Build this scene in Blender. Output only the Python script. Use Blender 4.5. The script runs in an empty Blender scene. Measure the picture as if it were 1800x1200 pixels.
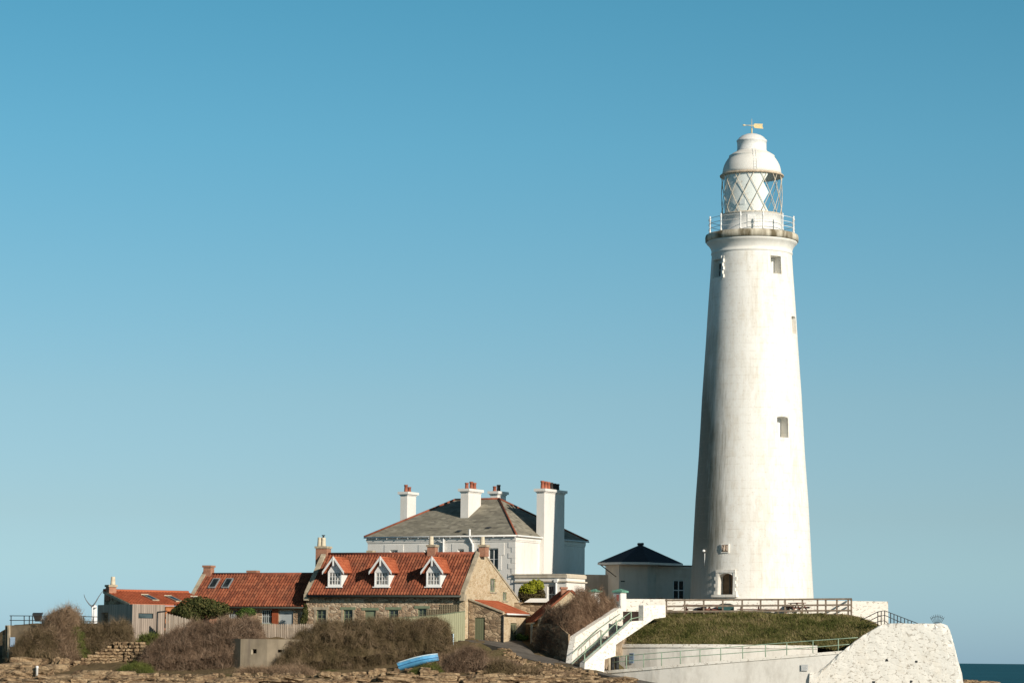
import bpy, math, random
import numpy as np
from mathutils import Vector, Matrix, noise as mnoise
random.seed(7); RNG = np.random.default_rng(11)
R = math.radians

# ------------------------------------------------------------------ camera
FOC = 4848.0; CX, CY = 900.0, 600.0            # focal length and centre in the photograph's pixels
PITCH = math.atan(557/FOC); ROLL = math.atan(18/1800.0)
CAM = Vector((0, 0, 4.0))
_r0 = Vector((1, 0, 0)); _f = Vector((0, math.cos(PITCH), math.sin(PITCH))); _u0 = Vector((0, -math.sin(PITCH), math.cos(PITCH)))
_r = _r0*math.cos(ROLL) + _u0*math.sin(ROLL); _u = _u0*math.cos(ROLL) - _r0*math.sin(ROLL)
sc = bpy.context.scene
cd = bpy.data.cameras.new('camera'); cam = bpy.data.objects.new('camera', cd); sc.collection.objects.link(cam)
cam.matrix_world = Matrix(((_r.x, _u.x, -_f.x, CAM.x), (_r.y, _u.y, -_f.y, CAM.y), (_r.z, _u.z, -_f.z, CAM.z), (0, 0, 0, 1)))
cd.sensor_width = 36; cd.lens = FOC/1800*36; cd.clip_start = 1; cd.clip_end = 120000
sc.camera = cam

# ------------------------------------------------------------------ light
SUN_AZ, SUN_EL = R(38), R(21)                   # azimuth from straight behind the camera towards the right
LV = Vector((math.sin(SUN_AZ)*math.cos(SUN_EL), -math.cos(SUN_AZ)*math.cos(SUN_EL), math.sin(SUN_EL)))
ld = bpy.data.lights.new('sun', 'SUN'); ld.energy = 4.9; ld.angle = R(0.55); ld.color = (1.0, 0.91, 0.79)
sun = bpy.data.objects.new('sun', ld); sc.collection.objects.link(sun)
sun.rotation_euler = LV.to_track_quat('Z', 'Y').to_euler()
w = bpy.data.worlds.new('World'); sc.world = w; w.use_nodes = True
nt = w.node_tree; nt.nodes.clear()
sky = nt.nodes.new('ShaderNodeTexSky'); sky.sky_type = 'NISHITA'; sky.sun_disc = False
sky.sun_elevation = SUN_EL; sky.sun_rotation = math.pi - SUN_AZ; sky.air_density = 1.0; sky.dust_density = 0.3; sky.ozone_density = 1.5
geo = nt.nodes.new('ShaderNodeTexCoord'); sp = nt.nodes.new('ShaderNodeSeparateXYZ'); nt.links.new(geo.outputs['Generated'], sp.inputs[0])
tr = nt.nodes.new('ShaderNodeValToRGB'); nt.links.new(sp.outputs[2], tr.inputs[0])     # colour grade of the sky by elevation (half values, doubled below)
TINT = [(0.0, (.47, .82, 1.58)), (.02, (.52, .83, 1.40)), (.032, (.555, .83, 1.26)), (.052, (.58, .785, 1.06)), (.093, (.615, .834, .979)), (.134, (.555, .886, .988)), (.184, (.475, .944, 1.02)), (.234, (.396, .935, .992)), (.33, (.36, .56, .56)), (.6, (.29, .35, .35)), (1.0, (.28, .31, .31))]
while len(tr.color_ramp.elements) < len(TINT): tr.color_ramp.elements.new(.5)
for e, (p_, c_) in zip(tr.color_ramp.elements, TINT): e.position = p_; e.color = (*[x/2 for x in c_], 1)
mul = nt.nodes.new('ShaderNodeVectorMath'); mul.operation = 'MULTIPLY'; dbl = nt.nodes.new('ShaderNodeVectorMath'); dbl.operation = 'SCALE'; dbl.inputs['Scale'].default_value = 2.0
bg = nt.nodes.new('ShaderNodeBackground'); bg.inputs[1].default_value = 0.09
out = nt.nodes.new('ShaderNodeOutputWorld')
nt.links.new(sky.outputs[0], mul.inputs[0]); nt.links.new(tr.outputs[0], mul.inputs[1]); nt.links.new(mul.outputs[0], dbl.inputs[0]); nt.links.new(dbl.outputs[0], bg.inputs[0]); nt.links.new(bg.outputs[0], out.inputs[0])
sc.view_settings.view_transform = 'Standard'; sc.view_settings.look = 'None'; sc.view_settings.exposure = 0.0; sc.view_settings.gamma = 1.0
sc.cycles.max_bounces = 8

# ------------------------------------------------------------------ pixel helpers (photograph pixels -> world)
def ray(px, py):
    return _f*FOC + _r*(px-CX) + _u*(CY-py)
def W(px, py, Y):
    d = ray(px, py); return CAM + d*((Y-CAM.y)/d.y)
def hit(px, py, p0, n):
    d = ray(px, py); return CAM + d*((p0-CAM).dot(n)/d.dot(n))
PPM = lambda Y: FOC/Y

class Frame:
    """u along the front (to the right), v to the back, z up"""
    def __init__(s, origin, theta):
        s.o = Vector(origin); s.t = theta
        s.u = Vector((math.cos(theta), -math.sin(theta), 0)); s.v = Vector((math.sin(theta), math.cos(theta), 0))
    def P(s, u, v, z): return Vector((s.o.x, s.o.y, 0)) + s.u*u + s.v*v + Vector((0, 0, z))
    def front(s, px, py, v=0.0):
        p = hit(px, py, s.P(0, v, 0), s.v); d = p - Vector((s.o.x, s.o.y, 0)); return d.dot(s.u), p.z
    def side(s, px, py, u=0.0):
        p = hit(px, py, s.P(u, 0, 0), s.u); d = p - Vector((s.o.x, s.o.y, 0)); return d.dot(s.v), p.z
    def plane(s, px, py, p0, n):
        p = hit(px, py, p0, n); d = p - Vector((s.o.x, s.o.y, 0)); return d.dot(s.u), d.dot(s.v), p.z

# ------------------------------------------------------------------ mesh builder
class MB:
    def __init__(s): s.v = []; s.f = []; s.uv = {}; s.sm = set()
    def add(s, vs, fs, smooth=False):
        b = len(s.v); s.v.extend([tuple(x) for x in vs])
        for f in fs:
            if smooth: s.sm.add(len(s.f))
            s.f.append(tuple(b+i for i in f))
        return s
    def quad(s, a, b, c, d): return s.add([a, b, c, d], [(0, 1, 2, 3)])
    def hexa(s, p):         # 8 corners: bottom ring 0-3, top ring 4-7
        return s.add(p, [(3, 2, 1, 0), (4, 5, 6, 7), (0, 1, 5, 4), (1, 2, 6, 5), (2, 3, 7, 6), (3, 0, 4, 7)])
    def box(s, F, u0, u1, v0, v1, z0, z1):
        return s.hexa([F.P(u0, v0, z0), F.P(u1, v0, z0), F.P(u1, v1, z0), F.P(u0, v1, z0), F.P(u0, v0, z1), F.P(u1, v0, z1), F.P(u1, v1, z1), F.P(u0, v1, z1)])
    def prism(s, poly, ext):
        n = len(poly); poly = [Vector(p) for p in poly]; ext = Vector(ext); nn = Vector((0, 0, 0))
        for i in range(1, n-1): nn += (poly[i]-poly[0]).cross(poly[i+1]-poly[0])
        if nn.dot(ext) < 0: poly = poly[::-1]
        s.add(poly + [p+ext for p in poly], [tuple(range(n))[::-1], tuple(range(n, 2*n))] + [(i, (i+1) % n, n+(i+1) % n, n+i) for i in range(n)]); return s
    def bar(s, a, b, wd, ht=None):  # rectangular bar
        a, b = Vector(a), Vector(b); d = (b-a).normalized(); ht = ht or wd
        up = Vector((0, 0, 1)) if abs(d.z) < .9 else Vector((0, 1, 0))
        x = d.cross(up).normalized()*wd/2; y = x.cross(d).normalized()*ht/2
        return s.hexa([a-x-y, a+x-y, b+x-y, b-x-y, a-x+y, a+x+y, b+x+y, b-x+y])
    def tube(s, pts, r, n=6, r2=None):
        pts = [Vector(p) for p in pts]; m = len(pts); vs = []
        for i, p in enumerate(pts):
            d = (pts[min(i+1, m-1)] - pts[max(i-1, 0)]).normalized()
            up = Vector((0, 0, 1)) if abs(d.z) < .9 else Vector((0, 1, 0))
            x = d.cross(up).normalized(); y = x.cross(d)
            rr = r if r2 is None else r + (r2-r)*i/max(1, m-1)
            for k in range(n):
                a = 2*math.pi*k/n; vs.append(p + x*rr*math.cos(a) + y*rr*math.sin(a))
        fs = [(i*n+k, i*n+(k+1) % n, (i+1)*n+(k+1) % n, (i+1)*n+k) for i in range(m-1) for k in range(n)]
        fs += [tuple(range(n))[::-1], tuple((m-1)*n+k for k in range(n))]
        return s.add(vs, fs, smooth=True)
    def lathe(s, c, prof, n=64, smooth=True, caps=True):   # prof: [(r,z)] bottom to top
        vs = [Vector((c[0]+r*math.cos(2*math.pi*k/n), c[1]+r*math.sin(2*math.pi*k/n), z)) for r, z in prof for k in range(n)]
        m = len(prof)
        s.add(vs, [(i*n+k, i*n+(k+1) % n, (i+1)*n+(k+1) % n, (i+1)*n+k) for i in range(m-1) for k in range(n)], smooth)
        if caps:
            b = len(s.v)-len(vs); s.f.append(tuple(b+k for k in range(n))[::-1]); s.f.append(tuple(b+(m-1)*n+k for k in range(n)))
        return s
    def grid(s, fn, nu, nv, smooth=False):
        vs = [fn(i/nu, j/nv) for j in range(nv+1) for i in range(nu+1)]
        return s.add(vs, [(j*(nu+1)+i, j*(nu+1)+i+1, (j+1)*(nu+1)+i+1, (j+1)*(nu+1)+i) for j in range(nv) for i in range(nu)], smooth)
    def stone(s, c, size, rz=0, seed=0, rough=.12, p=5.0, tilt=0):
        vs, fs = CUBE; rnd = random.Random(seed); o = Vector((rnd.uniform(-99, 99), rnd.uniform(-99, 99), rnd.uniform(-99, 99)))
        M = Matrix.Rotation(rz, 3, 'Z') @ Matrix.Rotation(tilt, 3, 'Y'); c = Vector(c); res = []
        for q in vs:
            k = (abs(q.x)**p+abs(q.y)**p+abs(q.z)**p)**(1/p); q2 = q/k
            q2 = q2*(1 + rough*1.6*mnoise.noise(q2*1.1+o) + rough*.8*mnoise.noise(q2*2.7+o))
            res.append(c + M @ Vector((q2.x*size[0]/2, q2.y*size[1]/2, q2.z*size[2]/2)))
        return s.add(res, fs, False)
    def build(s, name, mat, parent=None, smooth_angle=None, uv=None):
        me = bpy.data.meshes.new(name); vs = s.v
        if parent is not None:
            inv = MW[parent.name].inverted(); vs = [inv @ Vector(p) for p in vs]
        me.from_pydata([tuple(p) for p in vs], [], s.f); me.validate()
        if s.sm and len(me.polygons) == len(s.f):
            fl = np.zeros(len(s.f), bool); fl[list(s.sm)] = True; me.polygons.foreach_set('use_smooth', fl)
        if uv is not None and len(me.polygons) == len(s.f):
            lay = me.uv_layers.new(name='UVMap'); idx = np.zeros(len(me.loops), np.int32); me.loops.foreach_get('vertex_index', idx)
            lay.data.foreach_set('uv', np.asarray(uv, np.float32)[idx].ravel())
        me.materials.append(mat)
        ob = bpy.data.objects.new(name, me); sc.collection.objects.link(ob)
        if parent is not None: ob.parent = parent; MW[ob.name] = MW[parent.name]
        else: MW[ob.name] = Matrix.Identity(4)
        return ob
MW = {}
def _cube(n=4):
    key = {}; vs = []; fs = []
    def vid(p):
        k = tuple(round(x, 4) for x in p)
        if k not in key: key[k] = len(vs); vs.append(Vector(p))
        return key[k]
    for ax in range(3):
        for sg in (-1, 1):
            for i in range(n):
                for j in range(n):
                    q = []
                    for a, b in ((i, j), (i+1, j), (i+1, j+1), (i, j+1)):
                        p = [0, 0, 0]; p[ax] = sg; p[(ax+1) % 3] = -1+2*a/n; p[(ax+2) % 3] = -1+2*b/n; q.append(vid(p))
                    fs.append(tuple(q) if sg > 0 else tuple(q[::-1]))
    return vs, fs
CUBE = _cube()

def tag(o, label, cat, group=None, kind=None):
    if label: o['label'] = label
    if cat: o['category'] = cat
    if group: o['group'] = group
    if kind: o['kind'] = kind
    return o
def struct(o): o['kind'] = 'structure'; return o
def thing(name, loc, label, cat, theta=0.0, group=None):
    o = bpy.data.objects.new(name, None); sc.collection.objects.link(o); o.empty_display_size = .3
    o.location = loc; o.rotation_euler = (0, 0, -theta)
    MW[o.name] = Matrix.Translation(Vector(loc)) @ Matrix.Rotation(-theta, 4, 'Z')
    return tag(o, label, cat, group)
def fast_mesh(name, verts, faces_idx, per, mat, parent=None, attr=None):
    """verts Nx3 array, faces MxP array"""
    verts = np.asarray(verts, np.float32)
    if parent is not None:
        inv = np.array(MW[parent.name].inverted()); verts = verts @ inv[:3, :3].T + inv[:3, 3]
    me = bpy.data.meshes.new(name); nf = len(faces_idx)
    me.vertices.add(len(verts)); me.vertices.foreach_set('co', verts.astype(np.float32).ravel())
    me.loops.add(nf*per); me.loops.foreach_set('vertex_index', np.asarray(faces_idx, np.int32).ravel())
    me.polygons.add(nf); me.polygons.foreach_set('loop_start', np.arange(0, nf*per, per, dtype=np.int32))
    me.polygons.foreach_set('loop_total', np.full(nf, per, np.int32)); me.update(); me.validate()
    me.materials.append(mat)
    if attr is not None and len(me.vertices) == len(attr): me.attributes.new('tone', 'FLOAT', 'POINT').data.foreach_set('value', np.asarray(attr, np.float32))
    ob = bpy.data.objects.new(name, me); sc.collection.objects.link(ob)
    if parent is not None: ob.parent = parent; MW[ob.name] = MW[parent.name]
    else: MW[ob.name] = Matrix.Identity(4)
    return ob

# ------------------------------------------------------------------ materials
class M:
    def __init__(s, name, rough=.85, spec=.3):
        s.m = bpy.data.materials.new(name); s.m.use_nodes = True; s.t = s.m.node_tree; s.n = s.t.nodes
        s.b = s.n['Principled BSDF']; s.b.inputs['Roughness'].default_value = rough; s.b.inputs['Specular IOR Level'].default_value = spec
        s.co = s.n.new('ShaderNodeTexCoord').outputs['Object']; s.c = None
    def L(s, a, b): s.t.links.new(a, b)
    def uvc(s): s.co = s.n.new('ShaderNodeUVMap').outputs[0]; return s
    def map(s, scale=(1, 1, 1), src=None):
        n = s.n.new('ShaderNodeMapping'); n.inputs['Scale'].default_value = scale; s.L(src or s.co, n.inputs[0]); return n.outputs[0]
    def noise(s, scale, detail=4, sc3=None, dist=0, rough=.55):
        n = s.n.new('ShaderNodeTexNoise'); n.inputs['Scale'].default_value = scale; n.inputs['Detail'].default_value = detail; n.inputs['Distortion'].default_value = dist; n.inputs['Roughness'].default_value = rough
        s.L(s.map(sc3) if sc3 else s.co, n.inputs['Vector']); return n.outputs[0]
    def voro(s, scale, sc3=None, feature='F1', out='Color', rnd=1.0, vec=None):
        n = s.n.new('ShaderNodeTexVoronoi'); n.feature = feature; n.inputs['Scale'].default_value = scale; n.inputs['Randomness'].default_value = rnd
        s.L(vec or (s.map(sc3) if sc3 else s.co), n.inputs['Vector']); return n.outputs[out]
    def wob(s, sc3, amt, ns):        # mapped coordinate bent by noise
        n = s.n.new('ShaderNodeTexNoise'); n.inputs['Scale'].default_value = ns; s.L(s.co, n.inputs['Vector'])
        a = s.n.new('ShaderNodeVectorMath'); a.operation = 'MULTIPLY_ADD'; s.L(n.outputs['Color'], a.inputs[0]); a.inputs[1].default_value = (amt,)*3; s.L(s.map(sc3), a.inputs[2]); return a.outputs[0]
    def ramp(s, fac, stops):
        n = s.n.new('ShaderNodeValToRGB'); e = n.color_ramp.elements
        while len(e) < len(stops): e.new(.5)
        for k, (p, c) in enumerate(stops): e[k].position = p; e[k].color = (*c, 1) if len(c) == 3 else c
        s.L(fac, n.inputs[0]); return n.outputs[0]
    def mr(s, fac, a, b, c=0.0, d=1.0):
        n = s.n.new('ShaderNodeMapRange'); s.L(fac, n.inputs[0])
        for i, x in enumerate((a, b, c, d)): n.inputs[1+i].default_value = x
        return n.outputs[0]
    def mix(s, fac, a, b, mode='MIX'):
        n = s.n.new('ShaderNodeMix'); n.data_type = 'RGBA'; n.blend_type = mode
        if isinstance(fac, (int, float)): n.inputs[0].default_value = fac
        else: s.L(fac, n.inputs[0])
        for i, x in ((6, a), (7, b)):
            if isinstance(x, tuple): n.inputs[i].default_value = (*x, 1)
            else: s.L(x, n.inputs[i])
        return n.outputs[2]
    def math(s, op, a, b=0.0):
        n = s.n.new('ShaderNodeMath'); n.operation = op
        for i, x in enumerate((a, b)):
            if isinstance(x, (int, float)): n.inputs[i].default_value = x
            else: s.L(x, n.inputs[i])
        return n.outputs[0]
    def sep(s, axis, src=None):
        n = s.n.new('ShaderNodeSeparateXYZ'); s.L(src or s.co, n.inputs[0]); return n.outputs[axis]
    def bump(s, h, strength=.5, dist=.05):
        n = s.n.new('ShaderNodeBump'); n.inputs['Strength'].default_value = strength; n.inputs['Distance'].default_value = dist
        s.L(h, n.inputs['Height'])
        if s.b.inputs['Normal'].is_linked: s.L(s.b.inputs['Normal'].links[0].from_socket, n.inputs['Normal'])
        s.L(n.outputs[0], s.b.inputs['Normal']); return s
    def out(s, c):
        if isinstance(c, tuple): s.b.inputs['Base Color'].default_value = (*c, 1)
        else: s.L(c, s.b.inputs['Base Color'])
        return s.m
def plain(name, c, var=.25, scale=3, rough=.8, bump=0, spec=.3, metal=0):
    m = M(name, rough, spec); m.b.inputs['Metallic'].default_value = metal
    f = m.noise(scale, 5); lo = tuple(x*(1-var) for x in c); hi = tuple(min(1, x*(1+var)) for x in c)
    if bump: m.bump(m.noise(scale*6, 4), .4, bump)
    return m.out(m.ramp(f, [(.3, lo), (.7, hi)]))

def white_wall(name, base=(.80, .77, .71), stain=(.52, .46, .37), amount=.5, rubble=False, streak=.25, seedscale=1.0):
    m = M(name, .75, .25)
    a = m.noise(.55*seedscale, 6, (1, 1, streak), .4); b = m.noise(3.1*seedscale, 5, (1, 1, .5)); c = m.noise(14, 3)
    f = m.math('ADD', m.math('MULTIPLY', a, .6), m.math('MULTIPLY', b, .4))
    col = m.mix(m.mr(f, .47, .72, 0, amount), base, stain)
    col = m.mix(m.mr(c, .35, .7, 0, .12), col, stain)
    if rubble:
        v = m.wob((1.5, 1.5, 3.6), .6, 1.6)
        e = m.voro(1.0, feature='DISTANCE_TO_EDGE', out='Distance', vec=v)
        chip = m.noise(5.5, 3)
        cr = m.math('MULTIPLY', m.mr(e, .0, .10, 1, 0), m.mr(chip, .50, .60))
        col = m.mix(m.math('MULTIPLY', cr, .75), col, (.22, .17, .12))
        spots = m.math('MULTIPLY', m.mr(m.noise(3.3, 3, (1, 1, 2.2)), .68, .74), .6)
        col = m.mix(spots, col, (.40, .30, .19))
        m.bump(m.mr(e, 0, .18), .22, .02)
        m.bump(m.noise(3.0, 4), .2, .05)
    else:
        m.bump(m.noise(9, 4), .25, .02)
    return m.out(col)
def rubble_stone(name, stops, sc3=(3.0, 3.0, 5.2), mortar=(.46, .36, .26), wob=.6, edge=.06, dark=None, bmp=.55):
    m = M(name, .92, .2)
    v = m.wob(sc3, wob, 1.7)
    cid = m.voro(1.0, vec=v); e = m.voro(1.0, feature='DISTANCE_TO_EDGE', out='Distance', vec=v)
    f = m.sep(0, cid); col = m.ramp(f, stops)
    col = m.mix(m.mr(m.noise(9, 5), .3, .7, 0, .3), col, tuple(x*.6 for x in stops[0][1]))
    col = m.mix(m.mr(e, 0, edge, .85, 0), col, mortar)
    if dark: col = m.mix(m.mr(m.noise(.7, 3), .5, .7, 0, .6), col, dark)
    m.bump(m.mr(e, 0, .22), bmp, .06); m.bump(m.noise(14, 4), .5, .03)
    return m.out(col)
def tile_mat(name, lo, mid, hi, dirt=(.10, .055, .035), amt=.5):
    m = M(name, .85, .25).uvc()
    fl = m.n.new('ShaderNodeVectorMath'); fl.operation = 'FLOOR'; m.L(m.co, fl.inputs[0])
    wn = m.n.new('ShaderNodeTexWhiteNoise'); wn.noise_dimensions = '2D'; m.L(fl.outputs[0], wn.inputs['Vector'])
    col = m.ramp(wn.outputs[0], [(.05, lo), (.5, mid), (.95, hi)])
    col = m.mix(m.mr(m.noise(.16, 5), .45, .75, 0, amt), col, dirt)
    return m.out(col)
def boards(name, c, width=.15, axis=0, var=.3, gap=.06):
    m = M(name, .85, .2)
    x = m.math('MULTIPLY', m.sep(axis), 1/width); fr = m.math('FRACT', x); fl = m.math('FLOOR', x)
    wn = m.n.new('ShaderNodeTexWhiteNoise'); wn.noise_dimensions = '1D'; m.L(fl, wn.inputs['W'])
    col = m.ramp(wn.outputs[0], [(0, tuple(v*(1-var) for v in c)), (1, tuple(min(1, v*(1+var)) for v in c))])
    col = m.mix(m.mr(m.noise(2.2, 5, (3, 3, .35)), .35, .75, 0, .5), col, tuple(v*.6 for v in c))
    g = m.math('ABSOLUTE', m.math('SUBTRACT', fr, .5))
    m.bump(m.mr(g, .5-gap, .5, 1, 0), 1.0, .04)
    return m.out(m.mix(m.mr(g, .5-gap, .5-gap*.4, 0, .75), col, tuple(v*.18 for v in c)))

MT = {}
m = M('tower_paint', .75, .25)
a = m.noise(.55, 6, (1, 1, .35), .4); b = m.noise(2.6, 6, (1, 1, .45)); c = m.noise(12, 3)
f = m.math('ADD', m.math('MULTIPLY', a, .55), m.math('MULTIPLY', b, .45)); col = m.mix(m.mr(f, .45, .68, 0, .48), (.87, .845, .79), (.64, .545, .42)); st = m.noise(5.5, 6, (1, 1, .07), .3, .65); col = m.mix(m.math('MULTIPLY', m.mr(st, .50, .68, 0, .42), m.mr(a, .4, .6)), col, (.46, .40, .31)); pt = m.noise(5.5, 3, (1, 1, 1.4)); col = m.mix(m.mr(pt, .66, .72, 0, .55), col, (.46, .37, .27)); mo = m.noise(1.9, 6, (1, 1, .8), .6, .7); col = m.mix(m.mr(mo, .52, .68, 0, .24), col, (.60, .50, .38))
side = m.math('ADD', m.math('MULTIPLY', m.sep(0), -.20), m.math('ADD', m.math('MULTIPLY', m.math('SUBTRACT', a, .5), .35), m.math('MULTIPLY', m.math('SUBTRACT', st, .5), .30)))      # left side: ragged algae stain, deepened to darken the tower's shaded edge
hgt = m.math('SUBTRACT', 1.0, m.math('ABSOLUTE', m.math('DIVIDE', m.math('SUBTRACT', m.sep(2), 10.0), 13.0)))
alg_shade = m.math('MULTIPLY', m.mr(side, .46, .72, 0, 1), m.mr(hgt, 0, .6, .2, 1)); col = m.mix(m.math('MULTIPLY', alg_shade, .88), col, (.15, .14, .105))
col = m.mix(m.mr(c, .35, .7, 0, .12), col, (.45, .40, .32))
cs = m.math('FRACT', m.math('MULTIPLY', m.sep(2), 1/.62)); jo = m.math('MULTIPLY', m.mr(m.math('ABSOLUTE', m.math('SUBTRACT', cs, .5)), .45, .5, 0, 1), m.mr(b, .42, .62, 0, .5)); col = m.mix(jo, col, (.45, .39, .30))
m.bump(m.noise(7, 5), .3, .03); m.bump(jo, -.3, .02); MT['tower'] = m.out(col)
MT['tower_trim'] = white_wall('tower_trim', (.82, .79, .73), (.50, .45, .36), .35, streak=.35)
MT['white'] = white_wall('white_render', (.80, .77, .72), (.50, .44, .36), .38)
MT['shade_render'] = white_wall('shade_render', (.66, .60, .52), (.42, .36, .29), .6)  # white render with the pavilion's warm shade mixed into its colour
MT['rubble_white'] = white_wall('whitewashed_rubble', (.87, .83, .755), (.68, .57, .43), .42, rubble=True, streak=.8)
MT['ramp_white'] = white_wall('weathered_render', (.82, .785, .72), (.46, .42, .36), .6, streak=.4, seedscale=1.3)
MT['grey_wall'] = white_wall('grey_render', (.40, .35, .29), (.24, .21, .17), .7)
MT['trim'] = plain('white_trim', (.80, .79, .76), .06, 4, .5)
MT['iron_white'] = plain('white_iron', (.78, .77, .74), .1, 6, .45)
MT['panel'] = None
m = M('rusty_panel', .6, .3); c = m.mix(m.mr(m.noise(2.6, 6, None, .6, .65), .58, .72, 0, .5), (.90, .88, .82), (.66, .50, .34))
MT['panel'] = m.out(m.mix(m.mr(m.noise(4.5, 3), .67, .74), c, (.42, .17, .06)))
m = M('lichen_stone', .9, .2); c = m.mix(m.mr(m.noise(1.3, 5, (1, 1, .25)), .38, .62), (.66, .60, .48), (.16, .13, .08))
MT['lip'] = m.bump(m.noise(8, 4), .4, .03).out(c)
MT['stone'] = rubble_stone('cottage_stone', [(.1, (.27, .18, .115)), (.4, (.42, .29, .185)), (.65, (.52, .38, .25)), (.92, (.60, .47, .33))])
MT['gable'] = rubble_stone('gable_stone', [(.1, (.48, .36, .22)), (.5, (.58, .46, .30)), (.92, (.64, .53, .37))], (2.6, 2.6, 5.0), (.56, .45, .31), .5, .16, bmp=.35)
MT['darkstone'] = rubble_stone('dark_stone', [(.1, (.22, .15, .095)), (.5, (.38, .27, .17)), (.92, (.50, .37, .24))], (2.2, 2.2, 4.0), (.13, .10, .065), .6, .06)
MT['coping'] = plain('coping_stone', (.42, .35, .25), .35, 2.5, .9, .03)
MT['brick'] = None
m = M('red_brick', .9, .2); br = m.n.new('ShaderNodeTexBrick'); br.inputs['Scale'].default_value = 4.2; br.inputs['Mortar Size'].default_value = .025
br.inputs['Color1'].default_value = (.34, .11, .055, 1); br.inputs['Color2'].default_value = (.44, .19, .10, 1); br.inputs['Mortar'].default_value = (.42, .34, .27, 1)
cb = m.n.new('ShaderNodeCombineXYZ'); m.L(m.math('ADD', m.sep(0), m.sep(1)), cb.inputs[0]); m.L(m.sep(2), cb.inputs[1]); m.L(cb.outputs[0], br.inputs['Vector'])
MT['brick'] = m.out(m.mix(m.mr(m.noise(3, 4), .4, .7, 0, .5), br.outputs[0], (.20, .10, .07)))
MT['tile'] = tile_mat('red_pantile', (.16, .050, .028), (.255, .074, .037), (.32, .105, .054), amt=.5)
MT['tile_new'] = tile_mat('bright_pantile', (.34, .085, .038), (.40, .105, .046), (.47, .135, .062), amt=.2)
MT['ridge'] = plain('ridge_tile', (.26, .08, .045), .35, 3, .85)
MT['slate'] = None
m = M('mossy_slate', .8, .3).uvc()
fl = m.n.new('ShaderNodeVectorMath'); fl.operation = 'FLOOR'; m.L(m.co, fl.inputs[0])
wn = m.n.new('ShaderNodeTexWhiteNoise'); wn.noise_dimensions = '2D'; m.L(fl.outputs[0], wn.inputs['Vector'])
c = m.ramp(wn.outputs[0], [(0, (.22, .20, .16)), (.5, (.28, .255, .195)), (1, (.35, .32, .25))])
c = m.mix(m.mr(m.noise(.13, 6, (1, 2.2, 1)), .45, .68, 0, .7), c, (.14, .125, .095)); c = m.mix(m.mr(m.noise(.35, 4, (1, 3, 1)), .60, .68, 0, .8), c, (.055, .05, .042))
fr = m.math('FRACT', m.sep(1)); m.bump(fr, .6, .03)
MT['slate'] = m.out(c)
MT['slate_new'] = plain('blue_slate', (.035, .042, .048), .35, 5, .6, .02, .4)
MT['glass'] = None
m = M('window_glass', .08, .5); MT['glass'] = m.out(m.ramp(m.noise(1.7, 2), [(.4, (.012, .016, .018)), (.7, (.05, .06, .06))]))
m = M('curtained_glass', .15, .5); MT['curtain'] = m.out(m.ramp(m.noise(2.6, 2, (3, 3, .6)), [(.42, (.05, .055, .055)), (.6, (.42, .38, .34))]))
m = M('lantern_glass', .05, .5); tb = m.n.new('ShaderNodeBsdfTransparent'); tb.inputs[0].default_value = (.94, .965, .97, 1); gl = m.n.new('ShaderNodeBsdfGlossy'); gl.inputs['Roughness'].default_value = .05; mx = m.n.new('ShaderNodeMixShader'); mx.inputs[0].default_value = .07
m.L(tb.outputs[0], mx.inputs[1]); m.L(gl.outputs[0], mx.inputs[2]); m.L(mx.outputs[0], m.n['Material Output'].inputs[0]); MT['clear'] = m.m
MT['green'] = plain('sage_green_paint', (.20, .235, .15), .12, 3, .6)
MT['sage_boards'] = boards('sage_green_boards', (.47, .46, .29), .16, 0, .06, .05)
MT['sage_door'] = boards('sage_green_door', (.175, .185, .11), .2, 0, .1, .04)
MT['greyblue'] = plain('grey_blue_paint', (.40, .43, .43), .1, 3, .6)
MT['pot'] = plain('terracotta_pot', (.34, .11, .065), .3, 4, .85)
MT['potdark'] = plain('sooty_pot', (.05, .04, .035), .3, 4, .8)
MT['potcream'] = plain('cream_pot', (.62, .54, .40), .15, 4, .8)
MT['lead'] = plain('lead', (.24, .25, .25), .2, 5, .6)
MT['gutter'] = plain('dark_gutter', (.045, .05, .042), .2, 5, .5)
MT['ironblack'] = plain('black_iron', (.03, .032, .033), .2, 6, .5)
MT['rail_green'] = plain('pale_green_rail_paint', (.30, .40, .29), .2, 6, .5)
MT['copper'] = plain('verdigris_cap', (.14, .32, .24), .25, 5, .75)
MT['gold'] = plain('gilded_vane', (.74, .58, .30), .15, 8, .45)
MT['cladding'] = boards('weathered_cladding', (.34, .275, .225), .155, 0, .22, .05)
MT['paling'] = boards('pale_palings', (.52, .42, .33), .11, 0, .2, .10)
MT['rail_timber'] = plain('weathered_timber', (.20, .155, .115), .35, 4, .9, .02)
MT['table_timber'] = plain('red_brown_timber', (.17, .065, .045), .3, 4, .8)
MT['teal'] = plain('dark_teal_paint', (.025, .085, .085), .2, 3, .6)
MT['concrete'] = None
m = M('board_concrete', .9, .2); c = m.ramp(m.noise(1.1, 6, (1, 1, .6)), [(.3, (.18, .145, .10)), (.7, (.30, .245, .175))])
c = m.mix(m.mr(m.noise(1.3, 3, (2, 2, .15)), .52, .7, 0, .6), c, (.15, .12, .095)); m.bump(m.noise(12, 4), .4, .02); MT['concrete'] = m.out(c)
MT['darkconcrete'] = plain('shaded_concrete', (.17, .13, .085), .35, 1.5, .9, .02)  # concrete with the shrub's shadow darkened into its colour
MT['darkslot'] = plain('dark_unlit_pane', (.03, .027, .022), .2, 5, .9)
MT['beige'] = plain('beige_infill', (.42, .36, .28), .15, 4, .85)
MT['asphalt'] = plain('asphalt', (.13, .115, .098), .3, 1.2, .95, .02)
MT['rock'] = None
m = M('sandstone', .92, .2)
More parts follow.
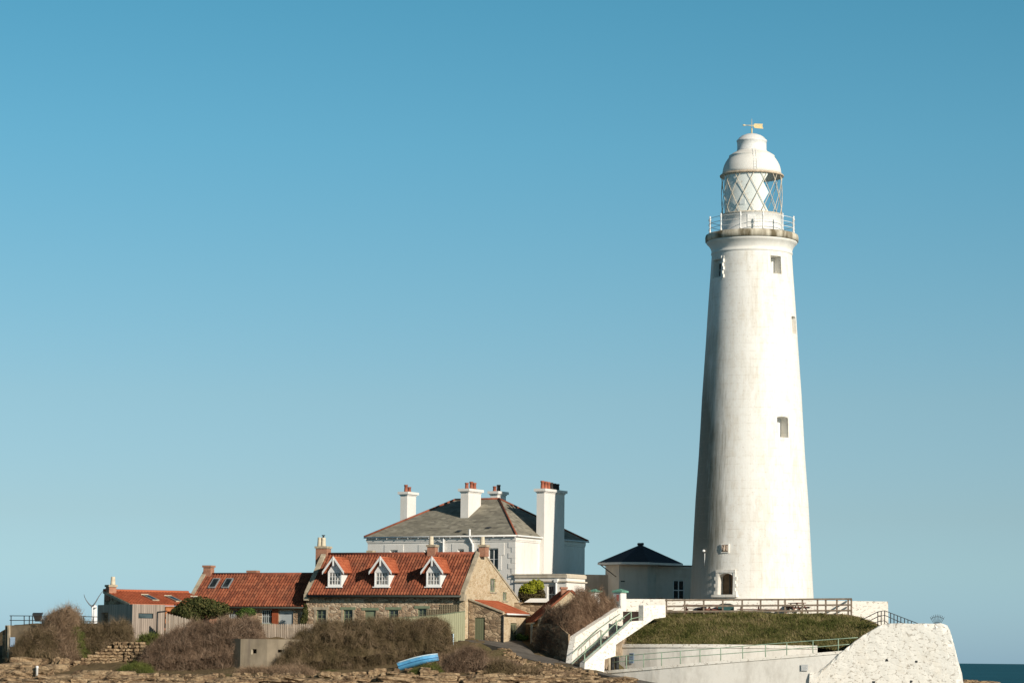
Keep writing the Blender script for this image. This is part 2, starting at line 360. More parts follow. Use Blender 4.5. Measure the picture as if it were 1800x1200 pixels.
a = m.noise(1.0, 7, (1, 1, 1.4), .8, .62); c = m.ramp(a, [(.34, (.17, .105, .06)), (.48, (.40, .275, .16)), (.66, (.56, .41, .25))])
vv = m.wob((.38, .38, 1.0), .8, 1.3); ed = m.voro(1.0, feature='DISTANCE_TO_EDGE', out='Distance', vec=vv)
c = m.mix(m.math('MULTIPLY', m.mr(ed, .0, .035, 1, 0), m.mr(m.noise(1.7, 3), .42, .55)), c, (.06, .04, .025))
c = m.mix(m.mr(m.noise(2.4, 4, (.6, .6, 3.2)), .56, .68, 0, .8), c, (.14, .085, .05)); c = m.mix(m.mr(m.noise(6, 5), .55, .72, 0, .7), c, (.10, .07, .045))
m.bump(m.mr(ed, 0, .12), 1.0, .15); m.bump(m.noise(2.4, 7, (1, 1, 3), 0, .65), 1.0, .25); m.bump(m.noise(13, 4), .7, .05)
MT['rock'] = m.out(c)
MT['mud'] = plain('soil', (.13, .095, .06), .4, 1.5, .95, .06)
m = M('ground', .95, .15); a = m.noise(.35, 5); c = m.ramp(a, [(.35, (.10, .075, .04)), (.55, (.16, .115, .06)), (.7, (.075, .075, .025))]); m.bump(m.noise(4, 6), .9, .12)
MT['ground'] = m.out(m.mix(m.mr(m.noise(6, 3), .45, .7, 0, .5), c, (.22, .16, .095)))
def leafy(name, stops, scale, sc3=None, attr=.5):
    m = M(name, .8, .15); f = m.noise(scale, 5, sc3)
    if attr:
        a = m.n.new('ShaderNodeAttribute'); a.attribute_name = 'tone'
        f = m.math('ADD', m.math('MULTIPLY', f, 1-attr), m.math('MULTIPLY', m.mr(a.outputs['Fac'], 0, 1, .2, .8), attr))
    return m.out(m.ramp(f, stops))
MT['twig'] = leafy('bare_twigs', [(.3, (.075, .048, .030)), (.5, (.19, .125, .082)), (.7, (.38, .27, .19))], 1.1)
MT['twig_olive'] = leafy('olive_twigs', [(.3, (.055, .042, .019)), (.5, (.15, .108, .058)), (.7, (.32, .225, .145))], .9)
MT['twig_rust'] = leafy('rusty_twigs', [(.3, (.085, .05, .03)), (.5, (.215, .135, .087)), (.7, (.38, .27, .18))], 1.2)
MT['drygrass'] = leafy('dry_grass', [(.3, (.10, .064, .036)), (.5, (.25, .168, .105)), (.7, (.42, .30, .20))], .9)
MT['leaf'] = leafy('evergreen_leaf', [(.3, (.025, .032, .010)), (.5, (.055, .062, .018)), (.7, (.12, .10, .035))], 2.0)
MT['ivy'] = leafy('ivy_leaf', [(.3, (.03, .06, .012)), (.6, (.075, .12, .025))], 2.0)
MT['golden'] = leafy('golden_conifer', [(.3, (.13, .15, .012)), (.5, (.24, .25, .02)), (.7, (.36, .35, .035))], 2.2)
MT['golden_dark'] = leafy('conifer_inside', [(.3, (.05, .04, .018)), (.7, (.10, .075, .03))], 2.2)
MT['grass'] = leafy('bank_grass', [(.32, (.038, .052, .012)), (.46, (.095, .105, .025)), (.56, (.21, .175, .072)), (.70, (.38, .29, .16))], .5, None, .38)
MT['turf'] = leafy('turf', [(.30, (.07, .075, .02)), (.5, (.12, .11, .04)), (.7, (.20, .15, .07))], 1.4, None, 0)
MT['weed'] = leafy('green_weeds', [(.3, (.06, .085, .02)), (.6, (.13, .14, .035))], 1.5)
MT['boat'] = plain('pale_blue_boat_paint', (.10, .34, .58), .2, 3, .5)
MT['boatdark'] = plain('blue_boat_paint', (.035, .14, .33), .2, 3, .5)
MT['boatrim'] = plain('pale_gunwale', (.48, .62, .70), .15, 4, .5)
MT['bluesign'] = plain('faded_blue_sign', (.30, .40, .52), .12, 4, .5)
MT['navy'] = plain('navy_ink', (.04, .06, .12), .1, 4, .5)
MT['paper'] = plain('white_board', (.62, .62, .60), .06, 4, .5)
MT['ink'] = plain('grey_ink', (.30, .32, .34), .1, 4, .6)
MT['poster_red'] = plain('poster_red', (.36, .10, .09), .2, 6, .5)
MT['poster_grey'] = plain('poster_grey', (.30, .32, .31), .4, 8, .5)
MT['orange'] = plain('orange_timber', (.50, .19, .075), .25, 4, .8)
MT['red_door'] = plain('red_timber', (.30, .075, .03), .2, 4, .7)
MT['turbine'] = plain('turbine_white', (.74, .72, .70), .04, .05, .5)
MT['blade'] = plain('turbine_grey', (.16, .17, .18), .05, .05, .5)
m = M('sea_water', .3, .02); m.bump(m.noise(.35, 5, (.35, 1.0, 1)), 1.0, .9); m.bump(m.noise(1.6, 4, (.5, 1, 1)), .8, .25)
df = m.n.new('ShaderNodeBsdfDiffuse'); gl = m.n.new('ShaderNodeBsdfGlossy'); gl.inputs['Roughness'].default_value = .35; mx = m.n.new('ShaderNodeMixShader'); mx.inputs[0].default_value = .10
m.L(m.ramp(m.noise(.05, 6, (.12, 1, 1)), [(.35, (.008, .085, .125)), (.65, (.018, .125, .170))]), df.inputs[0]); nl = m.b.inputs['Normal'].links[0].from_socket; m.L(nl, gl.inputs['Normal'])
m.L(df.outputs[0], mx.inputs[1]); m.L(gl.outputs[0], mx.inputs[2]); m.L(mx.outputs[0], m.n['Material Output'].inputs[0]); MT['sea'] = m.m

# ------------------------------------------------------------------ terrain
CTRL = [(-60, 1165, 201), (5, 1163, 202), (60, 1158, 203), (140, 1150, 203), (180, 1135, 205), (250, 1124, 205), (330, 1112, 206), (250, 1160, 200), (330, 1178, 197), (420, 1176, 195.5), (510, 1178, 195),
        (600, 1182, 194.5), (700, 1172, 194), (770, 1150, 196), (400, 1100, 209.5), (530, 1118, 206.5), (650, 1124, 204.5), (800, 1128, 202.5), (835, 1123, 203.5), (900, 1120, 207), (930, 1154, 200), (960, 1160, 198.5),
        (1010, 1168, 197.5), (1062, 1182, 195), (880, 1150, 200), (900, 1166, 195.5), (1000, 1180, 193), (1090, 1200, 190.5), (830, 1166, 194.5),
        (1100, 1098, 205), (1085, 1072, 208), (1170, 1084, 205), (1320, 1076, 208), (1320, 1070, 213), (1500, 1082, 205), (1545, 1098, 205), (1575, 1122, 203.5), (1610, 1135, 202), (1600, 1140, 208), (1640, 1140, 197), (1130, 1060, 222), (960, 1056, 219), (960, 1075, 213), (800, 1070, 224), (650, 1075, 228),
        (400, 1090, 216), (250, 1095, 216), (100, 1100, 216), (20, 1100, 214), (1320, 1080, 228), (1540, 1100, 222), (1110, 1222, 197.5), (1180, 1222, 196.5), (1250, 1222, 195.6), (1330, 1215, 195), (1410, 1210, 194.6), (1470, 1205, 194.5)]
for px in range(-100, 1100, 100): CTRL.append((px, 1212 if px < 150 or px > 350 else 1206, 187)); CTRL.append((px, 1290, 178))
for px in range(1100, 1690, 110): CTRL.append((px, 1222, 191)); CTRL.append((px, 1290, 180))
line = [(806, 1125.5, 202.2), (850, 1131, 201.0), (890, 1140, 199.4), (915, 1155, 197.2), (950, 1163.5, 195.9), (1000, 1171.5, 194.6), (1050, 1183, 192.6), (1100, 1196, 190.6), (1160, 1215, 188.6)]
line2 = [(905, 1119.5, 206.8), (915, 1124, 205.8), (925, 1134, 203.0), (940, 1150, 200.2), (985, 1160, 198.4), (1030, 1171, 196.9), (1064, 1183.5, 194.6), (1120, 1194, 193.2), (1190, 1207, 191.8)]
CTRL += [(x, y+.8, d) for x, y, d in line[:-1]] + [(x, y+.8, d) for x, y, d in line2[:-1]]
_cp = [W(*c) for c in CTRL]
for X in range(-60, 61, 15): _cp.append(Vector((X, 160, -2))); _cp.append(Vector((X, 246, -2)))
for Y in range(170, 250, 12): _cp.append(Vector((-50, Y, -2.2))); _cp.append(Vector((34.2, Y, -2.6))); _cp.append(Vector((40, Y, -2.6)))
CP = np.array([[p.x, p.y, p.z] for p in _cp])
_A = np.sqrt(((CP[:, None, :2]-CP[None, :, :2])**2).sum(-1)+.3); _n = len(CP)
_K = np.zeros((_n+3, _n+3)); _K[:_n, :_n] = _A - np.eye(_n)*.05; _K[:_n, _n] = 1; _K[:_n, _n+1:] = CP[:, :2]; _K[_n, :_n] = 1; _K[_n+1:, :_n] = CP[:, :2].T
_sol = np.linalg.solve(_K, np.concatenate([CP[:, 2], np.zeros(3)]))
def gz_arr(X, Y):
    X = np.asarray(X, float).ravel(); Y = np.asarray(Y, float).ravel()
    d = np.sqrt((X[:, None]-CP[None, :, 0])**2+(Y[:, None]-CP[None, :, 1])**2+.3)
    return d @ _sol[:_n] + _sol[_n] + X*_sol[_n+1] + Y*_sol[_n+2]
def gz(x, y): return float(gz_arr([x], [y])[0])
def ground_hit(px, py, Y0=170, Y1=225):
    for Y in np.arange(Y0, Y1, .25):
        p = W(px, py, Y)
        if p.z <= gz(p.x, p.y): return p
    return W(px, py, 200)

_nx, _ny = 220, 190
_X = np.linspace(-55, 42, _nx); _Y = np.linspace(160, 246, _ny); _XX, _YY = np.meshgrid(_X, _Y)
_Z = gz_arr(_XX, _YY).reshape(_ny, _nx)
for j in range(_ny):
    for i in range(_nx):
        q = Vector((_X[i], _Y[j], 0)); _Z[j, i] += .16*mnoise.noise(q*.9) + .10*mnoise.noise(q*2.3+Vector((5, 3, 1)))
_id = np.arange(_nx*_ny).reshape(_ny, _nx)
_f4 = np.stack([_id[:-1, :-1], _id[:-1, 1:], _id[1:, 1:], _id[1:, :-1]], -1).reshape(-1, 4)
g = struct(fast_mesh('ground', np.stack([_XX, _YY, _Z], -1).reshape(-1, 3), _f4, 4, MT['ground']))
# sea: one sheet to the horizon
mb = MB(); S = 60000
mb.add([(-S, -400, 0), (S, -400, 0), (S, S, 0), (-S, S, 0)], [(0, 1, 2, 3)]); struct(mb.build('sea', MT['sea']))

# ------------------------------------------------------------------ building helpers
def holed(mb, F, u0, u1, z0, z1, holes, v=0.0, depth=.18):
    us = sorted({u0, u1} | {h[0] for h in holes} | {h[1] for h in holes}); zs = sorted({z0, z1} | {h[2] for h in holes} | {h[3] for h in holes})
    for a, b in zip(us, us[1:]):
        for c, d in zip(zs, zs[1:]):
            mu, mz = (a+b)/2, (c+d)/2
            if any(h[0] < mu < h[1] and h[2] < mz < h[3] for h in holes): continue
            mb.quad(F.P(a, v, c), F.P(b, v, c), F.P(b, v, d), F.P(a, v, d))
    for a, b, c, d in holes:
        w = v+depth
        mb.quad(F.P(a, v, c), F.P(a, v, d), F.P(a, w, d), F.P(a, w, c)); mb.quad(F.P(b, v, d), F.P(b, v, c), F.P(b, w, c), F.P(b, w, d))
        mb.quad(F.P(a, v, d), F.P(b, v, d), F.P(b, w, d), F.P(a, w, d)); mb.quad(F.P(b, v, c), F.P(a, v, c), F.P(a, w, c), F.P(b, w, c))
def window(F, hole, parent, glass, frame, v=0.0, depth=.15, cols=2, rows=3, fw=.07, bw=.035, sill=None, name='window'):
    a, b, c, d = hole; w = v+depth
    fr = MB(); t = .06
    fr.box(F, a, a+fw, w-t, w, c, d); fr.box(F, b-fw, b, w-t, w, c, d); fr.box(F, a+fw, b-fw, w-t, w, d-fw, d); fr.box(F, a+fw, b-fw, w-t, w, c, c+fw)
    for k in range(1, cols):
        x = a+fw+(b-a-2*fw)*k/cols; fr.box(F, x-bw/2, x+bw/2, w-t*.8, w-.002, c+fw, d-fw)
    for k in range(1, rows):
        z = c+fw+(d-c-2*fw)*k/rows; fr.box(F, a+fw, b-fw, w-t*.7, w-.004, z-bw/2, z+bw/2)
    o = fr.build(name, frame, parent)
    g_ = MB(); g_.quad(F.P(a, w-.01, c), F.P(b, w-.01, c), F.P(b, w-.01, d), F.P(a, w-.01, d)); g_.build('pane', glass, o)
    if sill is not None:
        s = MB(); s.box(F, a-.12, b+.12, v-.07, w-.005, c-.10, c-.003); s.build('sill', sill, o)
    return o
def pantile_roof(name, A, B, C, D, mat, parent, tile=.24, row=.34, amp=.048, step=.02, thick=.10):
    """A,B eave left/right; C,D ridge right/left"""
    A, B, C, D = map(Vector, (A, B, C, D)); nrm = (B-A).cross(D-A).normalized()
    nt_ = max(2, round((B-A).length/tile)); nr = max(2, round((D-A).length/row)); k = 6
    vs = []; uv = []; fs = []; nu = nt_*k
    for r in range(nr):
        for e in (0, 1):
            t = (r+e)/nr; L_ = A+(D-A)*t; R_ = B+(C-B)*t
            for i in range(nu+1):
                s = i/nu; ph = 2*math.pi*i/k
                h = amp*math.sin(ph) + .35*amp*math.sin(2*ph+.6) + (step if e == 0 else 0.0) + thick
                jit = .008*mnoise.noise(Vector((i//k*1.7, r*2.3, 1.1)))
                vs.append(L_+(R_-L_)*s + nrm*(h+jit)); uv.append((s*nt_+(.001 if i < nu else -.001), r+.02+.96*e))
    for r in range(nr):
        for i in range(nu):
            b = r*2*(nu+1); fs.append((b+i, b+i+1, b+nu+1+i+1, b+nu+1+i))
            if r:
                p = b-(nu+1); fs.append((p+i, p+i+1, b+i+1, b+i))
    mb = MB(); mb.add(vs, fs); n0 = len(vs)
    und = [A, B, C, D]; mb.add(und, [(3, 2, 1, 0)]); uv += [(0, 0)]*4
    for p, q in ((A, B), (B, C), (C, D), (D, A)):
        mb.add([p, q, q+nrm*(thick+step*.4), p+nrm*(thick+step*.4)], [(0, 1, 2, 3)]); uv += [(.5, .5)]*4
    return mb.build(name, mat, parent, uv=uv)
def pot(mb, c, r, h, rim=True):
    prof = [(r*1.08, c[2]), (r*1.0, c[2]+h*.15), (r*.86, c[2]+h*.78)] + ([(r*1.12, c[2]+h*.82), (r*1.12, c[2]+h*.93), (r*.95, c[2]+h)] if rim else [(r*.84, c[2]+h)]) + [(r*.6, c[2]+h+.001), (r*.55, c[2]+h*.7)]
    mb.lathe(c, prof, 14)
def ring_poly(F, pts): return [F.P(*p) for p in pts]

# ------------------------------------------------------------------ LIGHTHOUSE
TY = 213.0; _pm = None
tc = W(1321.5, 1000, TY); TCX, TCY = tc.x, TY
def tz(py): return hit(1321.5, py, Vector((TCX, TCY, 0)), Vector((0, 1, 0))).z
TPM = (W(1421.5, 700, TY)-W(1321.5, 700, TY)).length/100       # metres per photo pixel at the tower
LH = thing('lighthouse', (TCX, TCY, tz(1062)), 'tall white tapering lighthouse with lattice lantern, domed top and gold arrow vane', 'lighthouse')
prof = [(108.2, 1075), (107.2, 1050), (105.6, 1020), (103.4, 980), (101, 930), (98.4, 880), (95.6, 840), (92.8, 800), (90, 750), (87.4, 700), (84, 650), (80.6, 600), (77.6, 550), (74.8, 510), (72.6, 480), (70.7, 449)]
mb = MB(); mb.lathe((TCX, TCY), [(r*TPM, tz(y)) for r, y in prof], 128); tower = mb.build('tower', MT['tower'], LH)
def carve(ob, cutters):
    cs = MB()
    for c in cutters: cs.add(c.v, c.f)
    co = cs.build('cutter', MT['tower']); co.parent = None
    co.data.transform(MW[ob.name].inverted()); co.matrix_world = MW[ob.name].copy()
    md = ob.modifiers.new('b', 'BOOLEAN'); md.operation = 'DIFFERENCE'; md.object = co; md.solver = 'EXACT'
    bpy.context.view_layer.update(); dg = bpy.context.evaluated_depsgraph_get()
    me = bpy.data.meshes.new_from_object(ob.evaluated_get(dg)); ob.modifiers.clear(); ob.data = me
    bpy.data.objects.remove(co)
def tower_frame(px):        # frame on the tower's surface, facing straight out at that pixel column
    def at(py, r):
        s = max(-.995, min(.995, (px-1321.5)/r)); a = math.asin(s)
        return Frame((TCX+r*TPM*math.sin(a), TCY-r*TPM*math.cos(a), 0), -a), a
    return at
def tower_open(px0, px1, y0, y1, r, arch, deep, extra=None):
    F, a = tower_frame((px0+px1)/2)((y0+y1)/2, r)
    hw = (px1-px0)/2*TPM/max(.3, math.cos(a)); z0, z1 = tz(y1), tz(y0)
    pts = [(-hw, z0), (hw, z0), (hw, z1-arch)] + [(hw*math.cos(t), z1-arch+arch*math.sin(t)) for t in np.linspace(.35, math.pi-.35, 6)] + [(-hw, z1-arch)] if arch else [(-hw, z0), (hw, z0), (hw, z1), (-hw, z1)]
    c = MB(); c.prism([F.P(u, -.8, z) for u, z in pts], F.v*(.8+deep)); return F, hw, z0, z1, c
OP = {}
OP['door'] = tower_open(1256, 1279.5, 1010, 1047, 107, .28, .9)
OP['mid'] = tower_open(1358, 1378, 738, 774, 89, .1, 1.0)
OP['top'] = tower_open(1349, 1368, 458, 489, 71.5, 0, 1.0)
OP['edge'] = tower_open(1388, 1397, 559, 590, 78.5, .1, .5)
OP['left'] = tower_open(1251, 1263, 461, 493, 72, 0, .6)
carve(tower, [OP[k][4] for k in OP])
for pl in tower.data.polygons: pl.use_smooth = False
RAD = {'mid': 89, 'top': 71.5, 'edge': 78.5, 'left': 72}
for k, deep in (('mid', 1.0), ('top', 1.0), ('edge', .5), ('left', .6)):
    F, hw, z0, z1, _ = OP[k]
    far = k in ('mid', 'top'); s0 = -hw+.44 if far else -hw*.98; slot = s0+.30 if far else -hw*.98+hw*1.3
    o = window(F, (s0, slot, z0+.12, z1-.2), LH, MT['beige'] if k == 'edge' else MT['darkslot'], MT['trim'], 0, deep-.03, 1, 2, .05, .03)
    bk = MB(); far and bk.box(F, -hw*.99, s0-.003, deep-.12, deep-.01, z0+.005, z1-.005); bk.box(F, slot+.003, hw*.99, deep-.12, deep-.01, z0+.005, z1-.005); bk.box(F, s0, slot, deep-.12, deep-.01, z1-.195, z1-.005); bk.box(F, s0, slot, deep-.12, deep-.01, z0+.005, z0+.115); bk.build('blanking', MT['beige'] if k == 'edge' else MT['trim'], o)
    fr = MB(); t = .03          # raised surround
    for (a, b, c, d) in ((-hw-.28, -hw-.02, z0-.2, z1+.2), (hw+.02, hw+.28, z0-.2, z1+.2), (-hw-.02, hw+.02, z1+.03, z1+.2), (-hw-.02, hw+.02, z0-.2, z0-.03)):
        um_ = min(abs(a), abs(b))+.10; of = um_*um_/(2*RAD[k]*TPM) if abs(a+b) > .05 else 0.0; zm = (z0+z1)/2; q = [of+(zz-zm)*.065 for zz in (c, d)]; fr.hexa([F.P(a, q[0]-.012, c), F.P(b, q[0]-.012, c), F.P(b, q[0]+.1, c), F.P(a, q[0]+.1, c), F.P(a, q[1]-.012, d), F.P(b, q[1]-.012, d), F.P(b, q[1]+.1, d), F.P(a, q[1]+.1, d)])
    if k in ('left',):
        for i in range(5): fr.box(F, hw+.27, hw+.27+(.16 if i % 2 == 0 else .05), -.03, .12, z0-.1+i*.3, z0+.15+i*.3)
    fr.build('surround', MT['tower_trim'], o)
F, hw, z0, z1, _ = OP['door']
mb = MB(); mb.box(F, -hw*.99, hw*.99, .84, .89, z0, z1); dr = mb.build('door', plain('brown_door', (.13, .085, .05), .3, 3), LH)
mb = MB(); mb.box(F, -.03, .03, .80, .84, z0, z1-.05); mb.box(F, hw*.5, hw*.62, .78, .84, z0+.7, z0+.8); mb.build('handle', MT['ironblack'], dr)
mb = MB()
for sgn in (-1, 1):
    for i in range(6):
        wq = .34 if i % 2 == 0 else .22; a, b = sorted((sgn*(hw+.03), sgn*(hw+wq))); zc = z0+i*.27+.13; of = .035+(zc-(z0+z1)/2)*.055; mb.box(F, a, b, of, .3, z0+i*.27, z0+i*.27+.265)
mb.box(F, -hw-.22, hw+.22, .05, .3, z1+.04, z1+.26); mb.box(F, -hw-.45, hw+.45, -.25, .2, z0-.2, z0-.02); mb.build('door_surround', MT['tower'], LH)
# plaque: carved coat-of-arms-like relief in a frame
F, a = tower_frame(1268.5)(967, 102.6); z0, z1 = tz(975), tz(959.5); hw = .33
mb = MB(); mb.box(F, -hw, hw, -.10, .3, z0, z1); pq = mb.build('plaque', MT['tower_trim'], LH)
mb = MB(); mb.box(F, -hw+.07, hw-.07, -.108, -.05, z0+.07, z1-.07); mb.build('plaque_field', plain('plaque_stone', (.24, .17, .12), .4, 9), pq)
mb = MB(); rr = random.Random(3)
mb.stone(F.P(0, -.11, (z0+z1)/2-.03), (.22, .07, .28), 0, 3, .2); mb.stone(F.P(0, -.11, z1-.17), (.16, .06, .12), 0, 4, .2)
for sg in (-1, 1): mb.stone(F.P(sg*.19, -.11, (z0+z1)/2), (.10, .05, .36), 0, 8+sg, .3)
mb.build('plaque_relief', plain('carved_stone', (.46, .36, .28), .3, 9), pq)
# small lamp with conduit
F, a = tower_frame(1236)(972, 102.8)
mb = MB(); mb.tube([F.P(0, -.04, tz(1006)), F.P(0, -.04, tz(975))], .03); lp = mb.build('conduit', MT['iron_white'], LH)
mb = MB(); mb.lathe(F.P(0, -.14, 0), [(.05, tz(973)), (.12, tz(972)), (.12, tz(970)), (.05, tz(968.5))], 12); mb.build('lamp', MT['trim'], LH)
# gallery
mb = MB(); mb.lathe((TCX, TCY), [(r*TPM, tz(y)) for r, y in [(70.4, 450), (71.8, 448.5), (71.8, 445.5), (70.9, 445), (71.5, 441), (73.5, 436), (76.5, 432), (79.3, 429.6), (80.3, 427.5), (79.6, 426.3)]], 128); mb.build('cornice', MT['tower_trim'], LH)
mb = MB(); mb.lathe((TCX, TCY), [(r*TPM, tz(y)) for r, y in [(79.5, 426.2), (82.0, 426), (82.4, 419), (81.4, 415), (79.0, 413.5), (40, 412.5)]], 128); mb.build('gallery', MT['lip'], LH)
RL = MB(); rr_ = 76.0*TPM
for i in range(3):
    z = tz(387.5+i*8.6)
    RL.tube([Vector((TCX+rr_*math.cos(t), TCY+rr_*math.sin(t), z)) for t in np.linspace(0, 2*math.pi, 73)], .022, 5)
railing = RL.build('gallery_railing', MT['iron_white'], LH)
for i in range(12):
    t = R(-90-50+30*i); p = (TCX+rr_*math.cos(t), TCY+rr_*math.sin(t))
    mb = MB(); mb.lathe(p, [(.085, tz(413)), (.085, tz(411)), (.06, tz(410)), (.055, tz(391)), (.085, tz(390)), (.085, tz(388)), (.05, tz(387)), (.07, tz(384.5)), (.03, tz(383))], 10); mb.build('post', MT['iron_white'], railing)
# lantern
ln_b, ln_t = 379.5, 311.0
mb = MB(); mb.lathe((TCX, TCY), [(r*TPM, tz(y)) for r, y in [(54.5, 413), (54.5, 410), (52.6, 409), (52.6, 381.5), (54, 381), (54, 379.5), (51, 379.4), (51, 381)]], 64); murette = mb.build('lantern_base', MT['iron_white'], LH)
mb = MB(); F, _a = tower_frame(1316)(395, 52.6); mb.box(F, -.3, .3, -.03, .2, tz(408), tz(384)); mb.build('hatch', MT['iron_white'], murette)
LR = 53.6*TPM
def lp_(deg, t, r=LR):
    a = R(deg-90); return Vector((TCX+r*math.cos(a), TCY+r*math.sin(a), tz(ln_b+(ln_t-ln_b)*t)))
mb = MB()
for k in range(14):
    for sg in (-1, 1):
        mb.tube([lp_(k*360/14+6+sg*(-19+38*t), t) for t in np.linspace(0, 1, 13)], .025, 5)
for t in (0.0, .5, 1.0):
    if t != .5: mb.tube([lp_(d, t) for d in np.linspace(0, 360, 73)], .05, 5)
lat = mb.build('lantern_lattice', plain('cream_iron', (.66, .57, .45), .25, 5), LH)
mb = MB(); mb.grid(lambda s, t: lp_(360*s, t, LR-.02), 72, 1, True); mb.build('lantern_glass', MT['clear'], lat)
def zig(t, base, amp): return base + amp*(1-abs(((t/.5) % 1)*2-1)*2)
mb = MB(); mb.grid(lambda s, t: lp_(zig(t, -74, -2)*(1-s)+zig(t, 24, -6)*s, t, LR-.09), 40, 48, True); mb.build('blanking_panel', MT['panel'], LH)
mb = MB(); F, _a = tower_frame(1301)(360, 51.6); mb.box(F, -.22, .22, -.045, .02, tz(367), tz(357.5)); mb.build('patch_plate', MT['trim'], LH)
mb = MB(); mb.lathe((TCX, TCY), [(r*TPM, tz(y)) for r, y in [(50, 312), (56.3, 311.5), (56.8, 309.5), (55.5, 308.2), (52.0, 307.5)]], 72); mb.build('eave_ring', plain('rusty_cream', (.55, .44, .32), .3, 5), LH)
mb = MB(); mb.lathe((TCX, TCY), [(r*TPM, tz(y)) for r, y in [(52.4, 307.6), (51.8, 302), (50.6, 296), (49.0, 291), (46.3, 285.5), (43.0, 280.5), (39.8, 276.5), (40.4, 276), (40.4, 274.5), (38.6, 273.6), (33.5, 270), (27.2, 266.8), (27, 266)]], 72); dome = mb.build('dome', MT['tower_trim'], LH)
mb = MB()
rg = [lp_(2, 0, q*TPM)*1.0 for q in (28, 34, 40.5, 44, 47, 49.6, 51.2, 52.2, 52.6)]; rz = [tz(y) for y in (266.5, 270, 274, 281.5, 286.5, 292, 297, 302, 306)]
rg = [Vector((p.x, p.y, z)) for p, z in zip(rg, rz)]; e = Vector((.11, 0, 0))
for p in rg: mb.bar(p-e, p+e, .03)
mb.tube([p-e for p in rg], .015, 5); mb.tube([p+e for p in rg], .015, 5)
mb.build('ladder', MT['iron_white'], dome)
mb = MB(); mb.lathe((TCX, TCY), [(r*TPM, tz(y)) for r, y in [(24.5, 267), (26.6, 266.5), (26.6, 264.5), (26.0, 264), (26.0, 250), (27.0, 249.5), (27.0, 247.3), (25.8, 246.8), (22.5, 242.8), (17.5, 239.2), (10, 236.4), (5, 235.3), (2.5, 235)]], 56); mb.build('cupola', MT['iron_white'], LH)
c0 = Vector((TCX, TCY, 0)); mb = MB()
mb.tube([c0+Vector((0, 0, tz(236))), c0+Vector((0, 0, tz(226)))], .055); mb.tube([c0+Vector((0, 0, tz(226.2))), c0+Vector((0, 0, tz(209)))], .03, 6, .012); vn = mb.build('weather_vane', MT['gold'], LH)
ax = lambda px, py, dy=0: W(px, py, TCY+dy)
mb = MB(); mb.tube([ax(1308, 220.3), ax(1326, 220.8)], .025); mb.lathe((0, 0), [(0.001, 0), (.09, .18), (.03, .2), (.03, .32)], 8)
hv = len(mb.v)-32; d_ = (ax(1326, 220.8)-ax(1305, 220.2)).normalized()
Q = Vector((0, 0, 1)).rotation_difference(d_); p0 = ax(1304.5, 220.2)
mb.v[hv:] = [tuple(p0 + Q @ Vector(x)) for x in mb.v[hv:]]
mb.prism([ax(x, y, -.02) for x, y in [(1325, 218), (1327, 217.4), (1341, 218), (1340, 221), (1341.8, 226.5), (1327, 225.2), (1325, 223.5)]], (0, .04, 0)); mb.build('arrow', MT['gold'], vn)

# ------------------------------------------------------------------ KEEPERS' HOUSE (white, slate hipped roof)
TH = R(29); HY = 221.0
o = W(906, 941, HY); HF = Frame(o, TH); ZG = W(906, 1062, HY).z
zE = HF.front(906, 941.5)[1]; uL = HF.front(646.5, 943)[0]; dH = HF.side(1028, 946)[0]
HS = thing('keepers_house', (o.x, o.y, ZG), 'two storey white house with grey hipped slate roof behind the cottages', 'house', TH)
WH = []
def hh(F, x0, y0, x1, y1, v=0.0):
    a, d = F.front(x0, y0, v); b, c = F.front(x1, y1, v); return (a, b, min(c, d), max(c, d))
wins = [hh(HF, 686, 966.5, 698.5, 1010), hh(HF, 746, 966.5, 757, 1010), hh(HF, 805, 965, 815, 1010), hh(HF, 858, 963.5, 875.5, 1001)]
mb = MB(); holed(mb, HF, uL, 0, ZG-1.5, zE, wins, 0, .2)
mb.quad(HF.P(0, 0, ZG-1.5), HF.P(0, dH, ZG-1.5), HF.P(0, dH, zE), HF.P(0, 0, zE)); mb.quad(HF.P(uL, dH, ZG-1.5), HF.P(uL, 0, ZG-1.5), HF.P(uL, 0, zE), HF.P(uL, dH, zE)); mb.quad(HF.P(0, dH, ZG-1.5), HF.P(uL, dH, ZG-1.5), HF.P(uL, dH, zE), HF.P(0, dH, zE))
hwall = mb.build('wall', MT['white'], HS)
for i, wn_ in enumerate(wins):
    ow = window(HF, wn_, HS, [MT['curtain'], MT['curtain'], plain('brown_blind', (.14, .06, .03)), MT['glass']][i], MT['trim'], 0, .17, 2, 2, .08, .05, MT['copper'] if i == 3 else MT['trim'])
    s = MB(); a, b, c, d = wn_
    for e in ((a-.55, a-.02), (b+.02, b+.55)):
        s.box(HF, e[0], e[1], -.035, .1, d-.55, d+.45)
    for e in ((a-.3, a-.02), (b+.02, b+.3)): s.box(HF, e[0], e[1], -.035, .1, c, d-.56)
    s.box(HF, a-.02, b+.02, -.035, .1, d+.02, d+.45); s.build('surround', MT['white'], ow)
# quoins, frieze
mb = MB()
for i in range(14):
    wq = .62 if i % 2 == 0 else .32; z = zE-.5-i*.42; mb.box(HF, -wq, .03, -.04, .3, z-.41, z)
mb.build('quoins', MT['white'], HS)
mb = MB(); mb.box(HF, uL-.04, .06, -.06, .2, zE-.42, zE-.30); mb.box(HF, -.1, .06, .2, dH, zE-.42, zE-.30)
mb.box(HF, uL-.10, .10, -.10, .2, zE-.30, zE-.02); mb.box(HF, -.1, .10, .2, dH, zE-.30, zE-.02); mb.build('frieze', MT['white'], HS)
mb = MB(); mb.tube([HF.P(uL-.2, -.27, zE+.02), HF.P(.25, -.27, zE+.02)], .07); mb.tube([HF.P(.27, -.2, zE+.02), HF.P(.27, dH+.2, zE+.02)], .07)
for i in range(15): u = uL+(.1-uL)*i/14; mb.box(HF, u-.02, u+.02, -.3, -.05, zE-.12, zE-.03)
